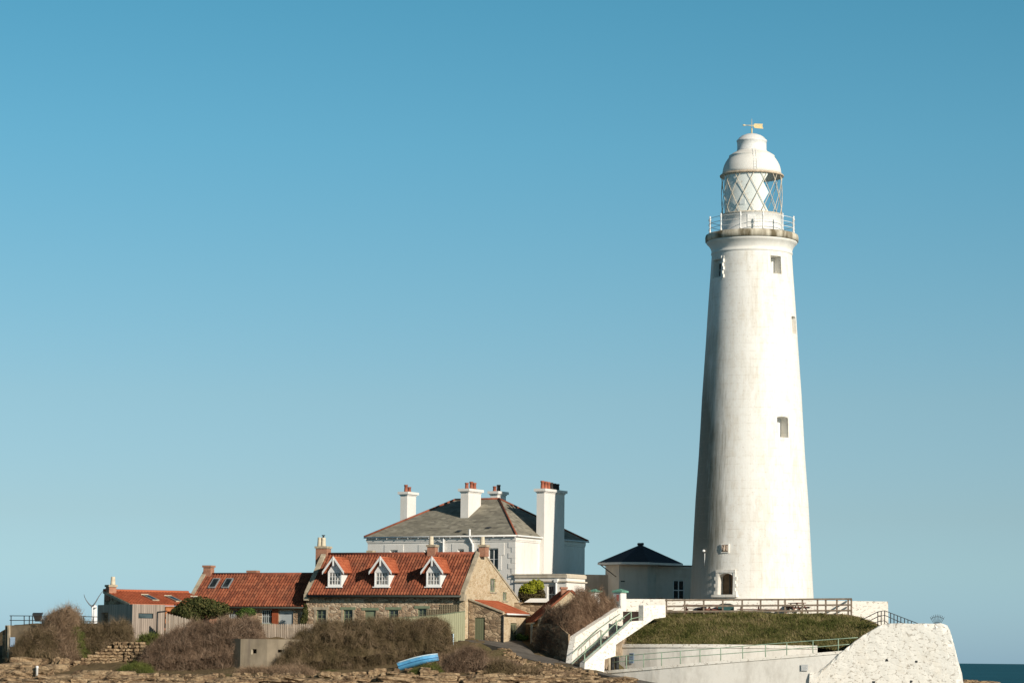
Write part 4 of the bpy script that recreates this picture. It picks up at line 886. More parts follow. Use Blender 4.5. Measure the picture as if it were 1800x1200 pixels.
mb = MB(); mb.tube([OF.P(ub+.06, -.08, zBb-.1), OF.P(ub+.06, -.08, zG-1)], .05, 6); mb.build('downpipe', MT['ironblack'], OH)
mb = MB(); a = OF.P(-.0, -.12, zA+.01); b = OF.P(ub+.05, -.12, zBb+.01); t = Vector((0, 0, .1)); q = OF.v*.32; mb.hexa([a, b, b+q, a+q, a+t, b+t, b+q+t, a+q+t]); mb.build('coping', MT['coping'], OH)
# shed with dark roof
ST = R(-7); o = W(946, 1100, 203.4); SHF = Frame(o, ST); zSG = W(946, 1150, 203.4).z
SH = thing('stone_shed', (o.x, o.y, zSG), 'small stone gabled shed whose dark red roof faces away from the sun', 'shed', ST)
ue, ze = SHF.front(946, 1088); ua, za = SHF.front(1003, 1039); u3 = ua+(ua-ue)*.45; z3 = za-(za-ze)*.45; vS = 5.0
mb = MB(); mb.prism([SHF.P(ue, 0, zSG-1.5), SHF.P(u3, 0, zSG-1.5), SHF.P(u3, 0, z3), SHF.P(ua, 0, za), SHF.P(ue, 0, ze)], SHF.v*vS); mb.build('wall', MT['gable'], SH)
sroof = pantile_roof('roof', SHF.P(ue-.3, vS+.05, ze-.22), SHF.P(ue-.3, -.08, ze-.22), SHF.P(ua, -.08, za+.03), SHF.P(ua, vS+.05, za+.03), MT['tile'], SH)
pantile_roof('roof', SHF.P(u3+.2, -.08, z3-.13), SHF.P(u3+.2, vS+.05, z3-.13), SHF.P(ua, vS+.05, za+.03), SHF.P(ua, -.08, za+.03), MT['tile'], SH)
brick_stack(sroof, SHF, 987, 996, 1031, 1044, .5, .45, [], cap='brick')
mb = MB(); mb.box(SHF, ue-.36, ue-.26, -.1, vS+.1, ze-.33, ze-.22); mb.build('gutter', MT['potcream'], SH)
mb = MB(); mb.box(SHF, ue-.5, ue-.36, .3, .45, zSG-1.5, ze-.3); mb.build('corner_post', MT['potcream'], SH)
mb = MB(); mb.box(SHF, ue-.06, ue-.02, .4, vS-.3, zSG-1, ze-.5); mb.build('door', plain('dark_timber', (.05, .04, .03)), SH)

def px_wall(name, pts, Yl, Yr, thick, mat, parent=None, pxl=None, pxr=None):
    """wall whose front face is the photograph outline back-projected on the vertical plane (pxl at depth Yl) - (pxr at depth Yr)"""
    pxl = pxl if pxl is not None else min(p[0] for p in pts); pxr = pxr if pxr is not None else max(p[0] for p in pts)
    a, b = W(pxl, 1100, Yl), W(pxr, 1100, Yr); d = Vector((b.x-a.x, b.y-a.y, 0)).normalized(); n = Vector((-d.y, d.x, 0))
    mb = MB(); mb.prism([hit(x, y, a, n) for x, y in pts], n*thick); return mb, n
mb, n = px_wall('', [(885, 1110), (968, 1110), (968, 1058), (950, 1057.5), (893, 1058.5)], 212.5, 212.0, .5, None)
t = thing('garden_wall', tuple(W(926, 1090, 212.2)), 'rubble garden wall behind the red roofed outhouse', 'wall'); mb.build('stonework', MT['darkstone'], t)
mb, n = px_wall('', [(921, 1058), (966, 1058), (962, 1051), (932, 1051)], 211.9, 211.6, .6, None); mb.build('white_coping', MT['white'], t)
mb, n = px_wall('', [(1024, 1075), (1090, 1075), (1090, 1010), (1024, 1009)], 226, 223, .4, None); tag(mb.build('yard_wall', MT['grey_wall']), 'tall grey-brown rendered wall between the white house and the pavilion', 'wall')

# ------------------------------------------------------------------ pavilion beside the tower
PT = R(-6); o = W(1088, 1050, 221); PV = Frame(o, PT); zPG = W(1088, 1064, 221).z
PA = thing('pavilion', (o.x, o.y, zPG), 'small white pavilion with wide eaved dark slate roof joined to the lighthouse', 'pavilion', PT)
zt = PV.front(1110, 990)[1]; u1 = PV.front(1138, 1000)[0]; vL = hit(1078, 1000, o, PV.u); vLl = (vL-Vector((o.x, o.y, 0))).dot(PV.v)
lw = Frame(PV.P(0, 5, 0), PT+math.pi/2)
mb = MB(); mb.prism([PV.P(0, 0, zPG-1), PV.P(u1, 0, zPG-1), PV.P(u1+1.6, 1.6, zPG-1), PV.P(u1+1.6, 4.6, zPG-1), PV.P(-.46, 4.6, zPG-1), PV.P(-.46, .9, zPG-1)], (0, 0, zt-zPG+1)); mb.build('wall', MT['shade_render'], PA)
mb = MB(); q = Frame(PV.P(-.46, .9, 0), PT+R(63)); 
mb.box(PV, u1*.06, u1*.2, -.06, .05, PV.front(1092, 1022)[1], PV.front(1092, 1020)[1]); mb.build('vent', MT['gutter'], PA)
eav = [(1050.5, 988, 221.5), (1092, 987, 219.6), (1140, 987, 219.6), (1200.5, 991, 222), (1196, 989, 226), (1140, 988, 227), (1070, 988, 226)]
ep = [W(*e) for e in eav]; zz = sum(p.z for p in ep[:4])/4; ep = [Vector((p.x, p.y, zz)) for p in ep]; ap = W(1126, 956.5, 223)
mb = MB(); ap2 = W(1131, 956.5, 223); mb.add(ep+[ap], [(i, (i+1) % 7, 7) for i in range(7)]); proof = mb.build('roof', MT['slate_new'], PA)
mb = MB(); mb.prism(ep, (0, 0, -.17)); mb.build('eaves_board', MT['white'], PA)
mb = MB(); mb.tube([ep[0]+Vector((.2, 0, -.15)), W(1083, 1013, 221)], .04, 6); mb.build('strut', MT['ironblack'], PA)
mb = MB(); mb.stone(ap+Vector((0, 0, .03)), (.5, .3, .2), 0, 2); mb.build('roof_finial', MT['slate_new'], proof)
# link corridor
KF = Frame(PV.P(u1, .8, 0), PT); kz = KF.front(1170, 996)[1]; ku = KF.front(1222, 1000)[0]; kw = hh(KF, 1183, 1018.5, 1203, 1055)
mb = MB(); holed(mb, KF, 0, ku, zPG-1, kz, [kw], 0, .2); mb.quad(KF.P(0, 0, kz), KF.P(ku, 0, kz), KF.P(ku, 3, kz), KF.P(0, 3, kz)); mb.build('link_wall', MT['shade_render'], PA)
mb = MB(); mb.box(KF, 0, ku, -.08, .1, kz-.14, kz+.06); mb.box(KF, 0, ku, -.05, .1, kz-.62, kz-.52); mb.build('link_parapet', MT['shade_render'], PA)
mb = MB(); mb.box(KF, 1.0, ku, -.11, .3, kz+.062, kz+.16); mb.build('flat_roof_edge', MT['gutter'], PA)
window(KF, kw, PA, MT['glass'], MT['trim'], 0, .15, 2, 2, .08, .07, MT['trim'])

# ------------------------------------------------------------------ gate pillars
def pillar(px0, px1, pxr, ytop, ycap, ybot, Y, label, theta, poster=False):
    o = W(px0, ybot, Y); F = Frame(o, theta); z0 = gz(o.x, o.y)-.5; u1, zt = F.front(px1, ycap); v1 = F.side(pxr, ycap, u1)[0]; zp = F.front(px0, ytop)[1]
    t = thing('gate_pillar', (o.x, o.y, z0), label, 'pillar', theta); mb = MB(); mb.box(F, 0, u1, 0, v1, z0, zt); mb.build('shaft', MT['white'], t)
    mb = MB(); e = .13; c = [F.P(-e, -e, zt), F.P(u1+e, -e, zt), F.P(u1+e, v1+e, zt), F.P(-e, v1+e, zt)]; k = [p+Vector((0, 0, .12)) for p in c]; mb.hexa(c+k)
    a = F.P(u1/2, v1/2, zp); mb.add(k+[a], [(0, 1, 4), (1, 2, 4), (2, 3, 4), (3, 0, 4)]); mb.build('cap', MT['copper'], t)
    if poster:
        a0, zt_ = F.front(1080, 1043); b0, zb_ = F.front(1090, 1064); mb = MB(); mb.box(F, a0, b0, -.035, .02, zb_, zt_); p = mb.build('poster', MT['poster_grey'], t)
        mb = MB(); mb.box(F, a0+.2, b0-.08, -.042, 0, zb_+.35, zt_-.06); mb.build('poster_block', MT['poster_red'], p)
        mb = MB(); mb.box(F, a0-.05, b0+.05, -.03, .02, zt_+.003, zt_+.05); mb.box(F, b0+.003, b0+.06, -.03, .02, zb_, zt_); mb.box(F, a0-.05, a0-.003, -.03, .02, zb_, zt_); mb.build('poster_frame', MT['trim'], p)
pillar(1079.5, 1092, 1101, 1033.5, 1040.5, 1075, 206.5, 'white gate pillar with green pyramid cap and a poster on its face', R(30), True)
pillar(1037, 1046, 1055, 1034, 1040, 1068, 211, 'white gate pillar with green cap half hidden behind the bare shrub', R(30))

# ------------------------------------------------------------------ terrace, stair, ramp and sea walls
mb, n = px_wall('', [(1094, 1105), (1094, 1052), (1300, 1052.5), (1440, 1054.5), (1561, 1056.5), (1562, 1110), (1420, 1110), (1300, 1092)], 207.2, 206.4, .5, None)
tag(mb.build('terrace_wall', MT['rubble_white']), 'long whitewashed rubble parapet in front of the lighthouse', 'wall')
tag(px_wall('', [(1003, 1176), (1007, 1145), (1012, 1118), (1089, 1068), (1095, 1070), (1095, 1105), (1030, 1172)], 197.0, 204.4, .45, None)[0].build('stair_wall', MT['rubble_white']), 'whitewashed sloping wall on the far side of the stairs, beside the bare shrub', 'wall')
tag(px_wall('', [(1026, 1200), (1028, 1164), (1110, 1091.5), (1131, 1090), (1131, 1063), (1170, 1063), (1170, 1084), (1150, 1087), (1083, 1132), (1082, 1152), (1063, 1158), (1061, 1205)], 194.6, 201.2, .45, None)[0].build('stair_wall', MT['rubble_white']), 'whitewashed sloping wall on the near side of the stairs, ending in a square pier', 'wall')
# steps
A0, A1 = W(1016, 1176, 196.3), W(1113, 1099, 203.4); N = 17; mb = MB(); d = Vector((A1.x-A0.x, A1.y-A0.y, 0)); L_ = d.length; d.normalize(); pn = Vector((d.y, -d.x, 0))
for i in range(N):
    p = A0+d*(L_*i/N); z = A0.z+(A1.z-A0.z)*(i+1)/N; q = p+d*(L_/N+.02)
    c = [p-pn*.75, p+pn*.75, q+pn*.75, q-pn*.75]; mb.hexa([Vector((x.x, x.y, max(A0.z-1, z-1.1))) for x in c] + [Vector((x.x, x.y, z)) for x in c])
tag(mb.build('stone_stairs', plain('stair_stone', (.30, .23, .16), .4, 3, .9, .03)), 'worn stone stairs rising between two whitewashed walls', 'stairs')
def rail(name, paths, posts, r, mat, label, parent=None):
    t = thing(name, tuple(paths[0][0]), label, 'railing'); mb = MB()
    for p in paths: mb.tube(p, r, 6)
    mb.build('rails', mat, t)
    for a, b in posts:
        k = MB(); k.tube([a, b], r*1.15, 6); k.build('post', mat, t)
    return t
Yn = lambda px: 194.6+(201.2-194.6)*(px-1026)/(1172-1026)+.1
Yf = lambda px: 196.2+(203.6-196.2)*(px-1004)/(1095-1004)
rail('stair_railing', [[W(1026, 1160, Yn(1026)), W(1056, 1134.5, Yn(1056)), W(1084, 1110, Yn(1084)), W(1109, 1087, Yn(1109)), W(1127, 1083, Yn(1127))], [W(1056, 1118, Yn(1056)), W(1084, 1093, Yn(1084)), W(1109, 1074.5, Yn(1109))]],
     [(W(x, y0, Yn(x)), W(x, y1, Yn(x))) for x, y0, y1 in ((1027.5, 1149, 1166), (1056, 1118, 1140), (1084, 1093, 1118), (1109.5, 1074, 1093))], .035, MT['rail_green'], 'pale green handrail on the near wall of the stairs')
rail('stair_railing', [[W(1005, 1166, Yf(1005)), W(1050, 1126, Yf(1050)), W(1088, 1089, Yf(1088)), W(1098, 1086, Yf(1098))], [W(1006, 1148, Yf(1006)), W(1052, 1105, Yf(1052)), W(1089, 1078.5, Yf(1089))]],
     [(W(x, y0, Yf(x)), W(x, y1, Yf(x))) for x, y0, y1 in ((1029, 1134, 1160), (1057, 1107, 1134), (1083, 1088, 1108))], .03, MT['rail_green'], 'thin handrail on the far side of the stairs against the white wall')
mb, n = px_wall('', [(1094, 1100), (1094, 1074), (1131, 1074), (1131, 1100)], 204.5, 204.0, .3, None); tag(mb.build('landing_gate', plain('dark_gate_timber', (.05, .03, .025), .3, 4)), 'dark low timber gate at the top of the stairs', 'gate')

def ribbon_wall(name, pts, Yof, zlow, thick, mat, parent, coping=None, cop_mat=None):
    """curved wall: pts [(px, ytop)], depth Yof(px)"""
    mb = MB(); cp = MB(); P = [W(x, y, Yof(x)) for x, y in pts]; vs = []
    for i, p in enumerate(P):
        a, b = P[max(i-1, 0)], P[min(i+1, len(P)-1)]; d = Vector((b.x-a.x, b.y-a.y, 0)).normalized(); n = Vector((-d.y, d.x, 0)); vs.append((p, n))
    for (p, n), (q, m_) in zip(vs, vs[1:]):
        zp = Vector((0, 0, zlow-p.z)); zq = Vector((0, 0, zlow-q.z)); c = Vector((0, 0, -(coping or 0)))
        mb.hexa([p+zp, q+zq, q+zq+m_*thick, p+zp+n*thick, p+c, q+c, q+c+m_*thick, p+c+n*thick])
        if coping:
            e = .07; cp.hexa([p+c-n*e, q+c-m_*e, q+c+m_*(thick+e), p+c+n*(thick+e), p-n*e, q-m_*e, q+m_*(thick+e), p+n*(thick+e)])
    t = mb.build('wall_face', mat, parent)
    if coping: cp.build('coping', cop_mat or mat, parent)
def lerp_pts(pts, n):
    xs = np.linspace(pts[0][0], pts[-1][0], n); return [(float(x), float(np.interp(x, [p[0] for p in pts], [p[1] for p in pts]))) for x in xs]
Yu = lambda px: float(np.interp(px, [1080, 1110, 1150, 1200, 1250, 1300, 1350, 1440], [200.9, 199.9, 198.75, 197.75, 197.1, 196.7, 196.4, 196.0]))
Yw = lambda px: float(np.interp(px, [1060, 1100, 1150, 1200, 1250, 1300, 1350, 1430, 1490], [197.4, 196.2, 195.0, 194.1, 193.45, 192.9, 192.4, 191.62, 191.18]))
t = thing('ramp_wall', tuple(W(1260, 1150, 197)), 'grey-white rendered retaining wall under the grass bank behind the ramp railing', 'wall')
ribbon_wall('', lerp_pts([(1082, 1131), (1250, 1131.5), (1437, 1134)], 30), Yu, 2.0, .5, MT['ramp_white'], t, .24, MT['rubble_white'])
t2 = thing('ramp_wall', tuple(W(1260, 1190, 193)), 'weathered white front wall of the ramp rising towards the sea wall', 'wall')
ribbon_wall('', lerp_pts([(1062, 1178), (1130, 1172.5), (1200, 1166), (1300, 1157.5), (1400, 1149.5), (1484, 1142.5)], 36), Yw, .5, .45, MT['ramp_white'], t2, .20, MT['rubble_white'])
# ramp surface
mb = MB(); xs = np.linspace(1064, 1482, 30)
top = lambda x: float(np.interp(x, [1064, 1130, 1200, 1300, 1400, 1484], [1183, 1179, 1172, 1164, 1156, 1148]))
for a, b in zip(xs, xs[1:]):
    p, q = W(a, top(a), Yw(a)+.4), W(b, top(b), Yw(b)+.4); r_, s_ = Vector((p.x, Yu(a)+.2, p.z)), Vector((q.x, Yu(b)+.2, q.z)); mb.quad(p, q, s_, r_)
struct(mb.build('ramp', MT['concrete']))
px_posts = [1101, 1131.5, 1163, 1196, 1230.5, 1267, 1305.6, 1345.6, 1383, 1429, 1473.5]
rt = lambda x: float(np.interp(x, [1075, 1163, 1267, 1383, 1510], [1154, 1146, 1138, 1128.5, 1119.5])); rm = lambda x: float(np.interp(x, [1075, 1163, 1267, 1383, 1500], [1163, 1156.5, 1149, 1140.5, 1131])); wt = lambda x: float(np.interp(x, [1062, 1130, 1200, 1300, 1400, 1484], [1178, 1172.5, 1166, 1157.5, 1149.5, 1142.5]))
Yr = lambda x: Yw(x)+.2
rail('ramp_railing', [[W(x, rt(x), Yr(x)) for x in np.linspace(1076, 1508, 24)], [W(x, rm(x), Yr(x)) for x in np.linspace(1076, 1498, 24)]], [(W(x, wt(x)+1, Yr(x)), W(x, rt(x), Yr(x))) for x in px_posts], .03, MT['rail_green'], 'long pale green two rail railing along the ramp wall')
# sign boards on the walls
q0 = W(1106, 1147, Yu(1106)-.12); q1 = W(1115, 1165, Yu(1115)-.12); ang = math.atan2(q0.y-q1.y, q1.x-q0.x); F = Frame(q0, ang)
t = thing('wall_sign', (q0.x, q0.y, q1.z), 'faded blue notice with dark heading on the shaded ramp wall', 'sign', ang); wd = .40
mb = MB(); mb.box(F, 0, wd, 0, .03, q1.z, q0.z); mb.build('sign_board', MT['bluesign'], t); mb = MB(); mb.box(F, .03, wd-.03, -.006, .01, q0.z-.12, q0.z-.04)
for k in range(5): mb.box(F, .05, wd-.06-.03*(k % 2), -.006, .01, q0.z-.22-k*.11, q0.z-.19-k*.11)
mb.build('sign_text', MT['navy'], t)
q0 = W(1408.5, 1167, Yw(1408)-.12); q1 = W(1420.5, 1178, Yw(1420)-.12); ang = math.atan2(q0.y-q1.y, q1.x-q0.x); F = Frame(q0, ang); wd = .48
t = thing('wall_sign', (q0.x, q0.y, q1.z), 'small white notice bolted to the bright front wall of the ramp', 'sign', ang)
mb = MB(); mb.box(F, 0, wd, 0, .03, q1.z, q0.z); mb.build('sign_board', MT['paper'], t); mb = MB()
for k in range(4): mb.box(F, .06, wd-.08-.05*(k % 2), -.006, .01, q0.z-.10-k*.09, q0.z-.075-k*.09)
mb.build('sign_text', MT['ink'], t)
# two bins and a pale post where the ramp starts
for i, x in enumerate((1076.5, 1084.5)):
    p = W(x, 1170, 198.8); mb = MB(); mb.lathe(p, [(.13, p.z-.5), (.15, p.z), (.16, p.z+.55), (.18, p.z+.57), (.18, p.z+.62), (.12, p.z+.7)], 14); tag(mb.build('litter_bin', MT['ironblack']), ['dark round bin at the foot of the ramp nearer the stairs', 'dark round bin at the foot of the ramp nearer the blue notice'][i], 'bin')
p = W(1070.5, 1168, 198.6); mb = MB(); mb.lathe(p, [(.12, p.z-1), (.12, p.z+.72), (.08, p.z+.78)], 10); tag(mb.build('bollard', MT['coping']), 'pale stone bollard between the stairs and the ramp', 'bollard')

# sea wall, whitewashed rubble buttress
out_ = [(1421, 1230), (1423, 1182), (1437, 1181.5), (1479, 1145.5), (1495, 1133), (1512, 1119), (1530, 1108), (1545, 1099.5), (1556, 1096), (1580, 1095), (1620, 1095.5), (1654, 1095), (1661, 1097.5), (1666, 1106), (1668, 1116), (1673, 1132), (1676, 1146), (1681, 1160), (1684, 1172), (1688, 1184), (1691, 1205), (1693, 1230)]
a, b = W(1421, 1180, 191.6), W(1693, 1180, 189.6); d = Vector((b.x-a.x, b.y-a.y, 0)).normalized(); n = Vector((-d.y, d.x, 0))
poly = []
for (x, y), (x2, y2) in zip(out_, out_[1:]):
    k = max(1, int(math.hypot(x2-x, y2-y)/5))
    for i in range(k): poly.append((x+(x2-x)*i/k, y+(y2-y)*i/k))
poly.append(out_[-1]); pw = [hit(x, y, a, n) for x, y in poly]
pw = [p + Vector((d.x, d.y, 0))*.07*mnoise.noise(p*1.9) + Vector((0, 0, .06*mnoise.noise(p*2.3+Vector((7, 0, 0))))) for p in pw]
import bmesh
bm = bmesh.new(); vs = [bm.verts.new(p) for p in pw]; fc = bm.faces.new(vs); bmesh.ops.triangulate(bm, faces=[fc])
for _ in range(6):
    es = [e for e in bm.edges if e.calc_length() > .5]
    if not es: break
    bmesh.ops.subdivide_edges(bm, edges=es, cuts=1); bmesh.ops.triangulate(bm, faces=[f for f in bm.faces if len(f.verts) > 3])
for v in bm.verts:
    q = v.co.copy(); e = .025*mnoise.noise(Vector((q.x*1.4, q.z*2.6, 3))) + .015*mnoise.noise(q*3.1)
    if not v.is_boundary: v.co += n*(-.10-e)
r_ = bmesh.ops.extrude_face_region(bm, geom=list(bm.faces))
bmesh.ops.translate(bm, verts=[g_ for g_ in r_['geom'] if isinstance(g_, bmesh.types.BMVert)], vec=n*4.2)
bmesh.ops.recalc_face_normals(bm, faces=bm.faces)
me = bpy.data.meshes.new('sea_wall'); bm.to_mesh(me); bm.free(); me.materials.append(MT['rubble_white'])
sw_ = bpy.data.objects.new('sea_wall', me); sc.collection.objects.link(sw_); MW[sw_.name] = Matrix.Identity(4)
SWT = thing('sea_wall_buttress', (a.x, a.y, 0), 'massive whitewashed rubble sea wall sloping down on its landward side', 'wall'); sw_.parent = SWT; sw_.name = 'stonework'
sw_.data.transform(Matrix.Translation(-Vector((a.x, a.y, 0)))); MW['stonework'] = MW[SWT.name]
mb = MB()
for x, y in ((1559, 1159.5), (1611, 1162), (1536, 1198), (1602, 1197)): p = hit(x, y, a, n)-n*.085; mb.stone(p, (.16, .1, .16), 0, int(x), .2)
mb.build('drain_holes', MT['ironblack'], SWT)
# black railing and spiked fan guard on the sea wall
Yk = 197.5
rail('iron_railing', [[W(1512, 1090, Yk+2), W(1543, 1074.5, Yk), W(1555, 1072.5, Yk), W(1613, 1095, Yk)], [W(1524, 1093, Yk+2), W(1543, 1083, Yk), W(1555, 1080.5, Yk), W(1590, 1096, Yk)], [W(1530, 1096, Yk+2), W(1543, 1092, Yk), W(1555, 1090, Yk), W(1562, 1096, Yk)]],
     [(W(x, 1100, Yk), W(x, y, Yk)) for x, y in ((1543, 1074.5), (1549, 1073.5), (1555, 1072.5), (1565.5, 1076.5), (1571.5, 1079), (1577.5, 1081.5), (1583.5, 1084), (1590, 1086.5), (1596, 1089), (1602, 1091.5))], .028, MT['ironblack'], 'black iron railing dropping behind the top of the sea wall')
t = thing('spiked_guard', tuple(W(1647, 1096, 193)), 'fan shaped black iron spike guard on top of the sea wall', 'guard'); mb = MB(); c = (1647.5, 1104)
for k in range(9):
    aa = R(-36+9*k); mb.tube([W(c[0]+9*math.sin(aa), c[1]-9*math.cos(aa), 193), W(c[0]+25*math.sin(aa)*.85, c[1]-25*math.cos(aa), 193)], .014, 5)
mb.build('spikes', MT['ironblack'], t); mb = MB()
for rr in (11, 21): mb.tube([W(c[0]+rr*math.sin(R(z))*.88, c[1]-rr*math.cos(R(z)), 193) for z in np.linspace(-38, 38, 13)], .016, 5)
mb.build('hoops', MT['ironblack'], t)

# ------------------------------------------------------------------ timber fence on the terrace, tables
Yfn = lambda x: 204.2-.8*(x-1171)/326
t = thing('timber_fence', tuple(W(1330, 1080, 204)), 'weathered three rail timber fence along the top of the grass bank', 'fence'); mb = MB()
for y0, y1 in ((1054.3, 1052), (1065, 1062.5), (1074.2, 1072.3)):
    mb.bar(W(1169, y0, Yfn(1169)), W(1497, y1, Yfn(1497)), .05, .13)
mb.bar(W(1497, 1052, Yfn(1497)), W(1495, 1052.6, 206.2), .05, .13); mb.bar(W(1497, 1062.5, Yfn(1497)), W(1495, 1063, 206.2), .05, .13)
mb.build('fence_rails', MT['rail_timber'], t)
for x in (1171.5, 1203.5, 1237, 1270.5, 1304.6, 1337, 1368, 1380, 1410.5, 1437, 1451.5, 1471, 1491, 1496.5):
    k = MB(); yb = float(np.interp(x, [1170, 1300, 1500], [1090, 1084, 1088])); p, q = W(x, yb, Yfn(x)+.09), W(x, 1052.2, Yfn(x)+.09); k.bar(p, q, .12, .10); k.build('fence_post', MT['rail_timber'], t)
tg = W(1320, 1081, 205.6).z
def picnic(px, Y, label, th, dz=0.0):
    o = W(px, 1081, Y); F = Frame(o, th); z = tg+dz; t = thing('picnic_table', (o.x, o.y, z), label, 'table', th, 'picnic tables behind the timber fence')
    mb = MB()
    for k in range(5): mb.box(F, -.9, .9, -.36+k*.15, -.36+k*.15+.135, z+.70, z+.745)
    mb.build('tabletop', MT['table_timber'], t)
    for v in (-.78, .6):
        mb = MB(); mb.box(F, -.9, .9, v, v+.09, z+.42, z+.46); mb.box(F, -.9, .9, v+.1, v+.19, z+.42, z+.46); mb.build('bench', MT['table_timber'], t)
    for u in (-.65, .65):
        for s in (-1, 1):
            mb = MB(); mb.bar(F.P(u, s*.62, z), F.P(u, s*.22, z+.695), .05, .09); mb.build('leg', MT['table_timber'], t)
        mb = MB(); mb.box(F, u+.03, u+.07, -.72, .72, z+.33, z+.415); mb.build('bearer', MT['table_timber'], t)
picnic(1222, 205.3, 'red-brown picnic table nearest the stair pier behind the fence', R(8)); picnic(1247, 205.8, 'red-brown picnic table beside the teal bin behind the fence', R(70), .02)
picnic(1318, 205.4, 'red-brown picnic table in front of the lit tower base between teal bin and far tables', R(0)); picnic(1352, 205.6, 'red-brown picnic table in the middle of the lit parapet stretch', R(4)); picnic(1401, 205.5, 'tall looking red-brown picnic table close to the far end of the fence', R(75), .22)
p = W(1277, 1080, 206); F = Frame(p, R(3)); t = thing('storage_bin', (p.x, p.y, tg), 'dark teal storage bin with pitched lid behind the timber fence', 'bin'); mb = MB(); a, z1 = F.front(1262, 1065); b, _ = F.front(1290, 1065); mb.box(F, a, b, -.3, .4, tg-.1, z1); mb.build('bin_body', MT['teal'], t)
zt_ = F.front(1277, 1060)[1]; mb = MB(); mb.prism([F.P(a-.25, -.35, z1+.005), F.P(b+.25, -.35, z1+.005), F.P((a+b)/2+.3, -.35, zt_), F.P((a+b)/2-.3, -.35, zt_)], F.v*.8); mb.build('lid', MT['gutter'], t)

# ------------------------------------------------------------------ left end: concrete wall, railings, board, turbine
def wall_l(pts, Yl, Yr, th): return px_wall('', pts, Yl, Yr, th, None)[0]
t = thing('concrete_wall', tuple(W(40, 1160, 203)), 'brown concrete sea wall at the end of the island below the railing', 'wall')
mb = wall_l([(9, 1180), (9, 1098.3), (120, 1098), (120, 1180)], 203, 201.5, 3); mb.build('wall_face', MT['darkconcrete'], t)
mb = wall_l([(4, 1180), (4.5, 1109), (9.5, 1107), (9.5, 1180)], 203.4, 203.4, 2); mb.build('buttress', MT['darkstone'], t)
mb = wall_l([(13, 1170), (13, 1098.1), (16, 1098.1), (16, 1170)], 202.75, 202.7, .2); mb.build('lit_strip', MT['coping'], t)  # paler strip painting the sunlit edge of the wall
p = W(18, 1119, 202.6); q = W(26.5, 1136, 202.5); F = Frame(p, R(5)); mb = MB(); mb.box(F, 0, .36, 0, .04, q.z, p.z); tag(mb.build('wall_sign', MT['bluesign']), 'small blank pale blue notice on the concrete wall', 'sign')
Yq = 203.6
rail('steel_railing', [[W(17, 1081.5, Yq), W(100, 1082, Yq-.5)], [W(17, 1089.5, Yq), W(100, 1090, Yq-.5)]], [(W(x, 1099, Yq-.1), W(x, 1081.5, Yq-.1)) for x in (19.5, 42.5, 51.5)], .03, MT['ironblack'], 'dark two rail railing on the concrete wall with a board on it')
rail('steel_railing', [[W(118, 1082, 212), W(172, 1083.5, 211)], [W(118, 1091, 212), W(172, 1092, 211)]], [(W(x, 1100, 211.5), W(x, 1083, 211.5)) for x in (130, 147, 164)], .028, MT['ironblack'], 'thin railing between the leaning shrub and the timber hut')
t = thing('information_board', tuple(W(65, 1095, 203.2)), 'dark sloping information board beside the leaning shrub', 'board'); mb = MB(); mb.prism([W(x, y, 203.0) for x, y in ((56.5, 1078.3), (73, 1078.3), (73.5, 1081), (57.5, 1082.5))], (0, .5, .1)); mb.build('board_hood', MT['ironblack'], t)
mb = MB(); mb.prism([W(x, y, 203.05) for x, y in ((58.5, 1082), (72, 1082), (71, 1091.5), (61.5, 1091.5))], (0, .25, 0)); mb.build('board_panel', plain('dark_panel', (.03, .027, .024)), t)
for x0, x1 in ((57.3, 57.3), (73, 75.5)): mb = MB(); mb.tube([W(x0, 1081, 203.3), W(x1, 1100, 203.3)], .035); mb.build('leg', MT['rail_timber'], t)
TD = 2600; t = thing('wind_turbine', tuple(W(166, 1150, TD)), 'distant white wind turbine showing two dark blades beside the timber hut', 'wind turbine')
mb = MB(); pb, pt = W(166.5, 1168, TD), W(166.5, 1066, TD); mb.tube([pb, pt], 2.7, 16, 2.3); mb.build('mast', MT['turbine'], t)
mb = MB(); pn_ = W(165, 1065.5, TD-3); mb.stone(pn_, (5.2, 8, 3.2), R(20), 3, .03, 3); mb.build('nacelle', MT['turbine'], t)
hub = W(162.5, 1065.5, TD-8)
for pts in ([(162.5, 1065.5), (157, 1061.5), (152, 1055), (149, 1049), (147.5, 1044)], [(162.5, 1065.5), (168, 1058), (173, 1049), (178, 1041.5), (187, 1032)], [(162.5, 1065.5), (162, 1080), (161.2, 1095), (160.5, 1103)]):
    mb = MB(); mb.tube([W(x, y, TD-8) for x, y in pts], .75, 6, .2); mb.build('blade', MT['blade'] if pts[-1][1] < 1060 else MT['turbine'], t)

# ------------------------------------------------------------------ pillbox
XT = R(8); o = W(423, 1122, 196.2); XF = Frame(o, XT); zX = gz(o.x, o.y)
t = thing('pillbox', (o.x, o.y, zX), 'brown concrete pillbox with small loopholes between the bare shrubs', 'pillbox', XT)
u1, zt_ = XF.front(470, 1122.5); l1 = hh(XF, 443.5, 1140, 451, 1147.5); mb = MB()
pts = [(0, 0), (u1, 0), (u1+2.2, 1.1), (u1+2.2, 3.4), (0, 3.4), (-1.6, 1.4)]
mb.prism([XF.P(u, v, zX-1.5) for u, v in pts], (0, 0, zt_-zX+1.5)); pb_ = mb.build('pillbox_wall', MT['concrete'], t)
c = MB(); c.box(XF, l1[0], l1[1], -.5, .7, l1[2], l1[3]); F2 = Frame(XF.P(u1, 0, 0), XT-math.atan2(1.1, 2.2)); l2 = hh(F2, 488.5, 1141, 496, 1146); c2 = MB(); c2.box(F2, l2[0], l2[1], -.5, .7, l2[2], l2[3]); carve(pb_, [c, c2])
mb = MB(); mb.box(XF, l1[0]-.1, l1[0]+.03, -.03, .1, l1[2]-.08, l1[3]-.03); mb.build('loophole_lip', MT['coping'], t)

